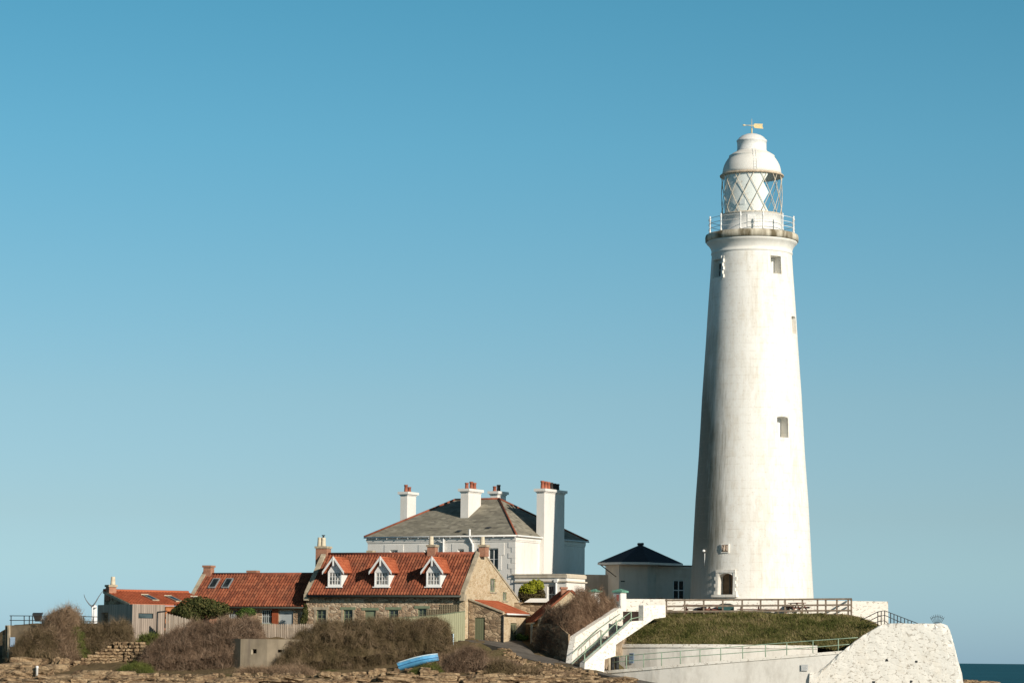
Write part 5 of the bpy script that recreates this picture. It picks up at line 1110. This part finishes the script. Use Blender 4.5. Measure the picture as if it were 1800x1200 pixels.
# ------------------------------------------------------------------ boat
def boat(px, py, Y, Lg, beam, dep, yaw, tilt, roll_):
    c = W(px, py, Y); Mx = Matrix.Translation(c) @ Matrix.Rotation(yaw, 4, 'Z') @ Matrix.Rotation(-tilt, 4, 'Y') @ Matrix.Rotation(roll_, 4, 'X')
    t = thing('rowing_boat', tuple(c), 'pale blue rowing boat pulled up against the bare shrub', 'boat')
    st = []
    for i in range(13):
        s = i/12; hw = beam/2*(1-abs(max(0, s-.35)/.65)**2.2)*(.86+.14*min(1, s/.35)); k = dep*(1+.25*max(0, s-.5)); ring = []
        for a in np.linspace(-1, 1, 9): ring.append(Vector((-Lg/2+Lg*s, hw*math.copysign(abs(a)**.7, a), -k*(1-abs(a)**2.6))))
        st.append(ring)
    inn = [[Vector((p.x, p.y*.93, p.z+.05)) for p in r] for r in st]
    mb = MB(); vs = [p for r in st for p in r]; mb.add([Mx @ p for p in vs], [(i*9+j, i*9+j+1, (i+1)*9+j+1, (i+1)*9+j) for i in range(12) for j in range(8)], True); mb.add([Mx @ p for p in st[0]], [tuple(range(9))[::-1]])
    mb.build('hull', MT['boat'], t)
    mb = MB(); vs = [p for r in inn for p in r]; mb.add([Mx @ p for p in vs], [(i*9+j, (i+1)*9+j, (i+1)*9+j+1, i*9+j+1) for i in range(12) for j in range(8)], True); mb.build('inner_hull', MT['boatdark'], t)
    mb = MB()
    for j in (0, 8): mb.tube([Mx @ (r[j]+Vector((0, 0, .02))) for r in st], .045, 6)
    mb.tube([Mx @ p for p in (st[0][0], st[0][8])], .045, 6); mb.build('gunwale', MT['boatrim'], t)
    mb = MB()
    for j in (1, 7): mb.tube([Mx @ (r[j]*1.0+Vector((0, .02*(1 if j == 7 else -1), 0))) for r in st], .022, 5)
    mb.build('rubbing_strake', MT['boatdark'], t)
    for s in (.3, .58): r = st[int(s*12)]; mb = MB(); mb.hexa([Mx @ Vector((r[0].x+dx, dy*.9, -.12+dz)) for dz in (0, .04) for dx, dy in ((0, r[0].y), (.22, r[0].y), (.22, r[8].y), (0, r[8].y))]); mb.build('thwart', MT['boatdark'], t)
boat(735, 1158.5, 193.2, 2.85, 1.15, .42, R(-8), R(16), R(-16))
p = W(794.5, 1136, 199.5); F = Frame(p, R(62)); q = W(794.5, 1113.5, 199.5); t = thing('leaning_board', tuple(p), 'narrow bright blue board standing at the edge of the road by the green fence', 'board'); mb = MB(); mb.box(F, -.5, .1, 0, .05, p.z-.3, q.z); mb.build('board_face', MT['boat'], t)
mb = MB(); mb.box(F, .102, .16, -.01, .06, p.z-.3, q.z+.02); mb.build('board_edge', MT['boatrim'], t)

# ------------------------------------------------------------------ road
def rs(l, n): t = np.linspace(0, len(l)-1, n); return [W(*[float(np.interp(x, range(len(l)), [q[k] for q in l])) for k in range(3)]) for x in t]
mb = MB(); la, lb = rs(line, 60), rs(line2, 60); nW = 8
def rp(s, t):
    i = min(59, int(round(t*59))); p = la[i]*(1-s)+lb[i]*s; return Vector((p.x, p.y, p.z+.03))
mb.grid(rp, nW, 59, True)
for a, b in zip(la, la[1:]): mb.quad(a+Vector((0, 0, -.9)), b+Vector((0, 0, -.9)), b+Vector((0, 0, .03)), a+Vector((0, 0, .03)))
struct(mb.build('road', MT['asphalt']))

# ------------------------------------------------------------------ vegetation
def ribbons(P, D, L_, wd, rng, bend=.25):
    """2-segment tapering twigs: P base, D dir"""
    n = len(P); side = np.cross(D, rng.normal(size=(n, 3))); side /= np.linalg.norm(side, axis=1, keepdims=True)+1e-9
    b = rng.normal(size=(n, 3))*bend; mid = P+D*(L_*.5)[:, None]; tip = mid+(D+b)*(L_*.5)[:, None]; s = side*wd[:, None]/2
    V = np.stack([P-s, P+s, mid+s*.7, mid-s*.7, tip], 1).reshape(-1, 3); i = np.arange(n)*5
    T = np.concatenate([np.stack([i, i+1, i+2], -1), np.stack([i, i+2, i+3], -1), np.stack([i+3, i+2, i+4], -1)])
    return V, T
def bush(name, label, cat, prof, Yc, depth, n, mat, core_mat=None, rng=None, length=(.25, .75), width=(.009, .022), lean=(0, 0, 0), base=None, vshape=.5, lump=.5, upright=1.0, group=None, partname='twigs', spread=.9, corek=.66, path=None):
    rng = rng or RNG; xs = [p[0] for p in prof]; c = W((xs[0]+xs[-1])/2, 1150, Yc)
    gpx = np.linspace(xs[0], xs[-1], 60); ya = [Yc if path is None else float(np.interp(x, [q[0] for q in path], [q[1] for q in path])) for x in gpx]
    X = np.array([W(x, 1100, b).x for x, b in zip(gpx, ya)]); ZT = np.array([W(x, float(np.interp(x, xs, [p[1] for p in prof])), b).z for x, b in zip(gpx, ya)]); YA = np.array(ya)
    t = thing(name, (c.x, Yc, gz(c.x, Yc)), label, cat, 0, group)
    def hull(x, v):      # top height at x, v in -1..1
        zt = np.interp(x, X, ZT); y = np.interp(x, X, YA)+v*depth; zb = np.minimum(gz_arr(x, y), zt-.2) if base is None else np.full_like(x, base)
        k = np.clip(1-np.abs(v)**2.6, 0, 1)**vshape; nz = np.array([mnoise.noise(Vector((a*.8, b*.8, 1.7)))+.7*mnoise.noise(Vector((a*2.3, b*2.3, 5.1))) for a, b in zip(x, y)])
        top = zb+(zt-zb)*k*(1+lump*nz*.5); return zb, np.maximum(top-zb, .05), y
    cu, cv = 70, 18; gx = np.repeat(np.linspace(X[0], X[-1], cu)[None], cv, 0).ravel(); gv = np.repeat(np.linspace(-1, 1, cv)[:, None], cu, 1).ravel()
    zb, h, y = hull(gx, gv*.93); edge = np.clip(np.minimum(gx-X[0], X[-1]-gx)/.8, 0, 1)**.5
    V = np.stack([gx, y+.06*rng.normal(size=len(gx)), zb-.2+h*corek*edge+.07*rng.normal(size=len(gx))*edge], -1); idx = np.arange(cu*cv).reshape(cv, cu)
    fast_mesh('dark_core', V, np.stack([idx[:-1, :-1], idx[:-1, 1:], idx[1:, 1:], idx[1:, :-1]], -1).reshape(-1, 4), 4, core_mat or mat, t, attr=np.clip(.12+.1*rng.normal(size=len(gx)), 0, 1))  # core sheet; shade between the twigs put into its dark tone
    n = int(n*1.9); nc = n//16; x = rng.uniform(X[0], X[-1], nc); v = rng.uniform(-1, .7, nc)
    zb, h, y = hull(x, v); edge = np.clip(np.minimum(x-X[0], X[-1]-x)/.5, 0.2, 1)**.6; h = h*edge
    fr = 1.03-rng.random(nc)**1.5*.98; C = np.stack([x, y, zb+h*fr-.12], -1); D0 = np.stack([rng.normal(size=nc)*spread*.7, -.45*np.abs(v)*(v < 0)+rng.normal(size=nc)*spread*.6, upright*rng.uniform(.3, 1.4, nc)], -1) + np.array(lean)
    D0 /= np.linalg.norm(D0, axis=1, keepdims=True); t0 = rng.random(nc); k = rng.integers(0, nc, n)
    ln = rng.uniform(*length, n)*np.where(rng.random(n) < .08, 1.6, 1.0); P = C[k]+rng.normal(size=(n, 3))*.11; D = D0[k]+rng.normal(size=(n, 3))*.32; D /= np.linalg.norm(D, axis=1, keepdims=True); P = P-D*(ln*.45)[:, None]
    V, T = ribbons(P, D, ln, rng.uniform(*width, n), rng, .45); fast_mesh(partname, V, T, 3, mat, t, attr=np.repeat(np.clip(t0[k]*.75+rng.random(n)*.25, 0, 1), 5))
    return t
bush('shrub', 'wide bare brown shrub thicket in front of the picket fence beside the pillbox', 'shrub', [(246, 1182), (262, 1142), (285, 1118), (310, 1104), (340, 1091), (375, 1087), (410, 1086), (440, 1091), (462, 1100), (470, 1115)], 199.5, 3.0, 34000, MT['twig'])
bush('shrub', 'long bare brown shrub thicket in front of the stone cottage', 'shrub', [(487, 1150), (505, 1130), (525, 1112), (552, 1100), (600, 1094), (660, 1090), (720, 1089), (765, 1089), (788, 1096), (797, 1120)], 198.3, 3.2, 44000, MT['twig_olive'])
bush('shrub', 'low grassy scrub below the concrete pillbox', 'shrub', [(395, 1188), (430, 1174), (480, 1172), (530, 1168), (560, 1180)], 194.6, 1.3, 7000, MT['drygrass'], MT['mud'], length=(.25, .55))
bush('shrub', 'tall windswept tan shrub leaning over the concrete wall', 'shrub', [(62, 1150), (70, 1105), (82, 1081), (98, 1070), (112, 1067.5), (124, 1071), (134, 1080), (140, 1095), (146, 1120)], 201.2, 2.2, 18000, MT['drygrass'], MT['twig'], lean=(.45, 0, .1), length=(.4, .9))
bush('shrub', 'dark olive shrub in the shade at the foot of the concrete wall', 'shrub', [(20, 1160), (30, 1134), (44, 1112), (60, 1102), (90, 1100), (112, 1120)], 199.8, 1.5, 11000, MT['twig_olive'])
bush('shrub', 'olive brown shrub in front of the timber hut and its dark doorway', 'shrub', [(118, 1120), (128, 1102), (150, 1098), (185, 1098), (215, 1096), (232, 1100), (238, 1120)], 202.0, 1.6, 14000, MT['twig_olive'])
bush('shrub', 'rusty bare shrub leaning on the far stair wall', 'shrub', [(941, 1125), (948, 1098), (960, 1084), (975, 1076), (990, 1066), (1003, 1058), (1020, 1048), (1045, 1043), (1066, 1049), (1080, 1060), (1092, 1072)], 200.6, 1.0, 30000, MT['twig_rust'], base=W(985, 1150, 198.5).z, path=[(941, 203.1), (960, 201.8), (985, 199.9), (1003, 199.4), (1050, 202.6), (1093, 206.2)], vshape=.4)
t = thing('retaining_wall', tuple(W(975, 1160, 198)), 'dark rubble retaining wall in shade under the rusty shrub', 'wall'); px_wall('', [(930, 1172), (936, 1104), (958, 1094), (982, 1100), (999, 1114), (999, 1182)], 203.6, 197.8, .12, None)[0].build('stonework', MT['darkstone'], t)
bush('shrub', 'small wiry shrub on the rocks beside the road', 'shrub', [(778, 1178), (792, 1155), (812, 1136), (835, 1131), (850, 1140), (862, 1165)], 193.0, 1.2, 8500, MT['twig'])
bush('shrub', 'short green-brown grass tufts in front of the blue boat', 'shrub', [(716, 1186), (730, 1171), (748, 1166), (765, 1160), (778, 1172)], 191.9, .6, 1800, MT['weed'], MT['mud'], length=(.15, .35))
bush('shrub', 'thin dry scrub between the boat and the wiry shrub', 'shrub', [(742, 1172), (758, 1156), (775, 1148), (795, 1147), (805, 1168)], 193.6, .9, 3500, MT['drygrass'], MT['mud'], length=(.2, .5))
bush('shrub', 'dark scrub among the rocks below the road bend', 'shrub', [(846, 1182), (862, 1164), (885, 1163), (912, 1170), (940, 1172), (965, 1182)], 191.8, 1.0, 5000, MT['twig_olive'], length=(.2, .5))
bush('shrub', 'straw coloured tufts among stones along the road verge', 'shrub', [(930, 1190), (950, 1176), (980, 1178), (1010, 1184), (1040, 1192)], 191.4, .8, 2600, MT['drygrass'], MT['mud'], length=(.15, .4))
bush('shrub', 'dry brown scrub over the stones below the road bend', 'shrub', [(838, 1178), (860, 1158), (880, 1156), (905, 1160), (925, 1172)], 193.4, .8, 3000, MT['twig'], MT['mud'], length=(.15, .4))
bush('shrub', 'green weeds between the two left shrubs', 'shrub', [(112, 1150), (122, 1112), (132, 1098), (140, 1105), (150, 1128), (162, 1150)], 200.6, .9, 3500, MT['weed'], MT['mud'], length=(.2, .4), width=(.02, .05))
bush('shrub', 'low weeds at the foot of the timber hut above the ruined wall', 'shrub', [(236, 1124), (250, 1116), (268, 1112), (285, 1116), (296, 1124)], 203.0, .8, 2200, MT['weed'], MT['mud'], length=(.2, .45), width=(.02, .04))
bush('shrub', 'green and brown scrub on the slope under the ruined wall', 'shrub', [(205, 1188), (222, 1170), (245, 1162), (262, 1168), (275, 1185)], 196.0, 1.2, 4500, MT['weed'], MT['mud'], length=(.2, .45))
def leaf_cloud(blobs, n, size, rng):
    V = []; T = []; AT = []; k = 0; wts = np.array([b[3]*b[5] for b in blobs]); wts = wts/wts.sum()
    for b, w_ in zip(blobs, wts):
        c = np.array(W(b[0], b[1], b[2])); m_ = int(n*w_); d = rng.normal(size=(m_, 3)); d /= np.linalg.norm(d, axis=1, keepdims=True)
        lump = np.array([1+.3*mnoise.noise(Vector(x)*2.6+Vector((b[0], 0, 0))) for x in d]); r = (rng.random(m_)**.22)*lump
        P = c+d*r[:, None]*np.array([b[3], b[4], b[5]]); nrm = d+rng.normal(size=(m_, 3))*.6; nrm /= np.linalg.norm(nrm, axis=1, keepdims=True)
        a = np.cross(nrm, rng.normal(size=(m_, 3))); a /= np.linalg.norm(a, axis=1, keepdims=True); bb = np.cross(nrm, a); s = rng.uniform(.6, 1.3, m_)[:, None]*size
        V.append(np.stack([P-a*s, P+bb*s*.6, P+a*s, P-bb*s*.6], 1).reshape(-1, 3)); AT.append(np.repeat(rng.random(m_), 4)); T.append(np.arange(m_*4).reshape(-1, 4)+k); k += m_*4
    return np.concatenate(V), np.concatenate(T), np.concatenate(AT)
def leaf_bush(name, label, cat, blobs, n, size, mat, core=None, extra=None):
    """blobs: (px,py,Y,rx,ry,rz)"""
    c = W(blobs[0][0], blobs[0][1], blobs[0][2]); t = thing(name, (c.x, c.y, gz(c.x, c.y)), label, cat); cm = MB()
    for b in blobs: cm.stone(W(b[0], b[1], b[2]), (b[3]*1.4, b[4]*1.4, b[5]*1.4), 0, int(b[0]), .2, 2.2)
    V, T, A_ = leaf_cloud(blobs, n, size, RNG); fast_mesh('foliage', V, T, 4, mat, t, attr=A_); cm.build('inner_foliage', core or mat, t)
    if extra: V, T, A_ = leaf_cloud(extra[0], extra[1], size, RNG); fast_mesh('lower_foliage', V, T, 4, extra[2], t, attr=A_)
    return t
leaf_bush('evergreen_bush', 'dark glossy evergreen bush against the red roofed cottage', 'bush', [(350, 1066, 206.6, 1.5, 1.2, .75), (325, 1074, 206.2, .9, 1.0, .55), (378, 1072, 206.6, 1.2, 1.1, .65), (335, 1085, 206, .9, .9, .6)], 9000, .085, MT['leaf'])
cY = 215.5
leaf_bush('golden_conifer', 'rounded golden yellow conifer with brown lower half in front of the white annex', 'conifer', [(931, 1036, cY, .75, .9, .52), (947, 1029, cY, .42, .6, .48), (938, 1028, cY, .4, .5, .42), (922, 1040, cY, .5, .6, .42)], 7000, .07, MT['golden'], MT['golden_dark'], ([(935, 1050, cY-.25, .95, 1.0, .42), (919, 1049, cY-.2, .4, .6, .42), (951, 1046, cY-.2, .35, .6, .5)], 4200, MT['golden_dark']))
leaf_bush('climbing_ivy', 'green ivy on the low cottage wall below its eaves', 'ivy', [(436, 1075, 209.2, .65, .25, .35), (425, 1079, 209.2, .4, .25, .3)], 1600, .07, MT['ivy'])
leaf_bush('climbing_ivy', 'brown-green creeper on the corner of the stone cottage', 'ivy', [(537, 1078, 207.3, .22, .25, .75), (533, 1092, 207.3, .25, .25, .5)], 1400, .06, MT['leaf'])
leaf_bush('weed_clump', 'small green plant beside the shed and the side door', 'plant', [(913, 1119, 205.2, .3, .3, .28), (922, 1120, 205, .35, .3, .2)], 700, .07, MT['ivy'])

# grass bank
top = [(1120, 1094), (1150, 1086), (1172, 1084), (1230, 1080), (1300, 1076.5), (1440, 1079), (1495, 1082), (1520, 1090), (1545, 1104)]; bot = [(1075, 1136), (1150, 1132), (1300, 1133), (1437, 1136), (1480, 1147), (1505, 1143), (1525, 1132)]
def lp2(l, t): k = np.linspace(0, 1, len(l)); return float(np.interp(t, k, [p[0] for p in l])), float(np.interp(t, k, [p[1] for p in l]))
def bank(s, t):
    tx, ty = lp2(top, s); bx, by = lp2(bot, s); p = W(tx, ty, float(np.interp(s, [0, .15, .85, 1], [201.3, 203.6, 203.6, 200]))); q = W(bx, by, Yu(bx)+.35 if bx < 1440 else 196.0 - (bx-1440)/100*1.2)
    r_ = q*(1-t)+p*t; r_ = r_+Vector((0, 0, .35*math.sin(math.pi*t))); r_.z += .08*mnoise.noise(r_*.8)+.05*mnoise.noise(r_*2.2); return r_
mb = MB(); mb.grid(bank, 70, 16, True)
mb.grid(lambda s, t: bank(s, 1.0)*(1-t)+(bank(s, 1.0)+Vector((0, 3.4, .1)))*t, 70, 3)
struct(mb.build('grass_bank', MT['turf']))
n = 60000; s_ = RNG.random(n); t_ = RNG.random(n); P = np.array([bank(a, b) for a, b in zip(s_, t_)]); D = np.stack([RNG.normal(size=n)*.45-.15, RNG.normal(size=n)*.4-.35, np.full(n, .8)], -1); D /= np.linalg.norm(D, axis=1, keepdims=True)
V, T = ribbons(P-D*.03, D, RNG.uniform(.10, .36, n)*(.7+1.1*np.array([max(0, mnoise.noise(Vector(q)*.9)) for q in P])), RNG.uniform(.02, .05, n), RNG, .5); tag(fast_mesh('grass', V, T, 3, MT['grass'], attr=np.repeat(RNG.random(n), 5)), 'rough green and straw coloured grass on the bank below the fence', 'grass', kind='stuff')

# ------------------------------------------------------------------ rocks
def boulder(px, py, Y, wpx, hpx, dep, label, seed, rz=0.0, p=8.0, rough=.2, tilt=0.0, mat='rock'):
    c = W(px, py, Y); k = 1/PPM(Y); mb = MB(); mb.stone((0, 0, 0), (wpx*k, dep, hpx*k), rz, seed, rough, p, tilt)
    o = mb.build('boulder', MT[mat]); o.location = c; return tag(o, label, 'rock', 'sandstone boulders on the shore')
BL = [(20, 1172, 197, 60, 13, 2.4, 'flat sandstone slab nearest the concrete wall foot'), (55, 1163, 199, 60, 13, 2.2, 'long sandstone ledge below the dark olive shrub'), (24, 1187, 193, 66, 18, 2.6, 'large blocky sandstone below the flat slab at the shore edge'), (66, 1181, 193, 50, 17, 2.2, 'squarish brown boulder behind the white marker post'),
      (100, 1176, 196, 40, 16, 2.0, 'boulder leaning in the middle of the slabs between post and ruined wall'), (112, 1168, 197.5, 12, 20, 1.2, 'narrow upright slab tilted against its neighbour'), (98, 1167, 198, 12, 20, 1.2, 'upright reddish slab beside the tilted narrow one'),
      (40, 1203, 190, 90, 14, 2.4, 'long low slab along the bottom shore edge'), (105, 1196, 190, 70, 18, 2.4, 'broad pale slab in front of the white marker post'), (165, 1190, 191, 60, 22, 2.4, 'pale angular sandstone under the ruined wall'), (212, 1190, 190.5, 52, 20, 2.2, 'pale wedge of sandstone below the green scrub'),
      (262, 1194, 190, 18, 12, .9, 'rounded stone at the foot of the wide thicket'), (290, 1196, 189.5, 14, 9, .8, 'small tan stone below the wide thicket'), (316, 1198, 189, 20, 8, .9, 'low tan stone in the rubble line'), (415, 1186, 191, 12, 7, .6, 'small orange stone below the pillbox'), (435, 1186, 191, 10, 7, .6, 'small orange stone under the pillbox loophole'), (457, 1185, 191, 8, 7, .5, 'orange chip of stone near the pillbox corner'),
      (572, 1185, 192, 18, 9, .9, 'tan stone at the left foot of the long thicket'), (590, 1186, 192, 16, 9, .8, 'yellowish stone in the row under the long thicket'), (612, 1187, 192, 16, 9, .8, 'yellow stone with dark side in the row'), (634, 1185, 192, 22, 9, .9, 'flat tan stone in the row near the boat'), (655, 1184, 192, 14, 11, .7, 'pale upright stone close to the boat'), (668, 1181, 192.5, 22, 12, .9, 'tilted slab next to the blue boat'),
      (718, 1191, 190, 36, 12, 1.4, 'pale block in front of the boat'), (755, 1184, 190.5, 24, 12, 1.2, 'stacked block beside the wiry shrub'), (747, 1176, 191.5, 18, 7, .9, 'thin flat stone on top of the stacked block'), (785, 1189, 190, 40, 12, 1.6, 'wide brown block under the wiry shrub'), (852, 1194, 189.5, 60, 16, 1.8, 'large whitish block below the road bend'), (900, 1195, 189.5, 40, 12, 1.6, 'fractured tan block beside the whitish one'), (945, 1194, 189.8, 50, 12, 1.6, 'flat slab along the road edge'), (990, 1196, 189.5, 50, 10, 1.5, 'low slab where the road meets the ramp wall'),
      (846, 1181, 191.4, 14, 6, .7, 'small pale stone in the dark scrub'), (925, 1178, 191.6, 16, 6, .8, 'small stone on the verge of the road'), (960, 1182, 191.2, 18, 7, .8, 'tan stone on the road verge near the ramp'), (1010, 1189, 190.6, 20, 7, .8, 'tan stone at the lower end of the road verge'), (690, 1182, 192, 18, 5, .8, 'low stone under the bow of the boat'), (1705, 1199, 196, 26, 8, 2, 'dark wet rock at the foot of the sea wall'), (1735, 1201, 197, 40, 8, 2, 'dark flat rock in the sea beyond the sea wall')]
for i, (px, py, Y, wpx, hpx, dep, lab) in enumerate(BL):
    boulder(px, py, Y, wpx*1.12, hpx*1.15, dep, lab, 100+i, random.uniform(-.15, .15), tilt=(.5 if px in (112, 98) else random.uniform(-.06, .06)), mat='rock')
# bedded ledges along the bottom and scattered rubble
mb = MB(); rr = random.Random(21)
for row in range(4):
    x = -20+row*13
    while x < 1075:
        wpx = rr.uniform(22, 80); y = 1196+row*7 + rr.uniform(-4, 3.5) - (5 if 120 < x < 260 else 0); Y = 189.5-row*1.5+rr.uniform(-.8, .8)
        p = W(x+wpx/2, y, Y); mb.stone(p, (wpx/PPM(Y)*1.06, rr.uniform(1.4, 2.4), rr.uniform(7, 19)/PPM(Y)), rr.uniform(-.25, .25), rr.randint(0, 9999), .2, 9, rr.uniform(-.06, .06)); x += wpx
struct(mb.build('rock_ledge', MT['rock']))
mb = MB()
for i in range(520):
    px = rr.choice((rr.uniform(0, 1060), rr.uniform(250, 760), rr.uniform(820, 1060))); Y = rr.uniform(188.5, 193); X = W(px, 1190, Y).x; z = gz(X, Y); s = rr.uniform(.12, .42)
    mb.stone((X, Y, z+s*.15), (s*1.3, s, s*.7), rr.uniform(0, 3), rr.randint(0, 9999), .2, 4)
for i in range(150):   # verge of the road
    k = rr.randint(14, 52); p = la[k]; s = rr.uniform(.1, .34); off = rr.uniform(-1.6, -.1)
    X, Y = p.x+off*.3, p.y+off; mb.stone((X, Y, max(gz(X, Y), p.z-.5+off*.25)+s*.1), (s*1.3, s, s*.8), rr.uniform(0, 3), rr.randint(0, 9999), .2, 4)
tag(mb.build('rubble', MT['rock']), 'loose sandstone rubble strewn along the shore and the road verge', 'rubble', kind='stuff')
# ruined rubble walls: courses of separate stones in one wall
def dry_wall(label, toppts, ybot, Yl, Yr, seed, hrow=.24):
    x0, x1 = toppts[0][0], toppts[-1][0]; rr = random.Random(seed); mb = MB(); Yf_ = lambda x: Yl+(Yr-Yl)*(x-x0)/(x1-x0); k = 1/PPM((Yl+Yr)/2); y = ybot
    while y > min(p[1] for p in toppts):
        x = x0+rr.uniform(0, 5)
        while x < x1:
            w_ = rr.uniform(5, 14); h_ = hrow/k
            if y-h_*.5 > float(np.interp(x+w_/2, [p[0] for p in toppts], [p[1] for p in toppts])): mb.stone(W(x+w_/2, y-h_/2, Yf_(x)+rr.uniform(-.06, .06)), (w_*k*1.03, .6, hrow*rr.uniform(.9, 1.08)), rr.uniform(-.1, .1), rr.randint(0, 9999), .12, 5)
            x += w_
        y -= hrow/k
    return tag(mb.build('ruined_wall', MT['rock']), label, 'wall')
dry_wall('ruined dry stone wall stub of pale blocks below the timber hut', [(196, 1129), (205, 1127), (258, 1126), (262, 1140)], 1168, 200.2, 199.2, 5)
dry_wall('sloping remains of a pale rubble wall running down to the shore slabs', [(128, 1164), (150, 1154), (172, 1143), (198, 1134), (204, 1140)], 1182, 198.2, 200.0, 8, .22)
dry_wall('low kerb of pale stones edging the shore below the pillbox', [(395, 1190), (470, 1186), (520, 1188), (560, 1191)], 1202, 189.9, 190.0, 9, .2)
p = W(65, 1178, 191.6); mb = MB(); mb.lathe(p, [(.09, p.z-.4), (.09, p.z+.18), (.11, p.z+.2), (.11, p.z+.3), (.05, p.z+.34)], 12); tag(mb.build('marker_post', MT['trim']), 'short white marker post standing on the shore slabs', 'post')
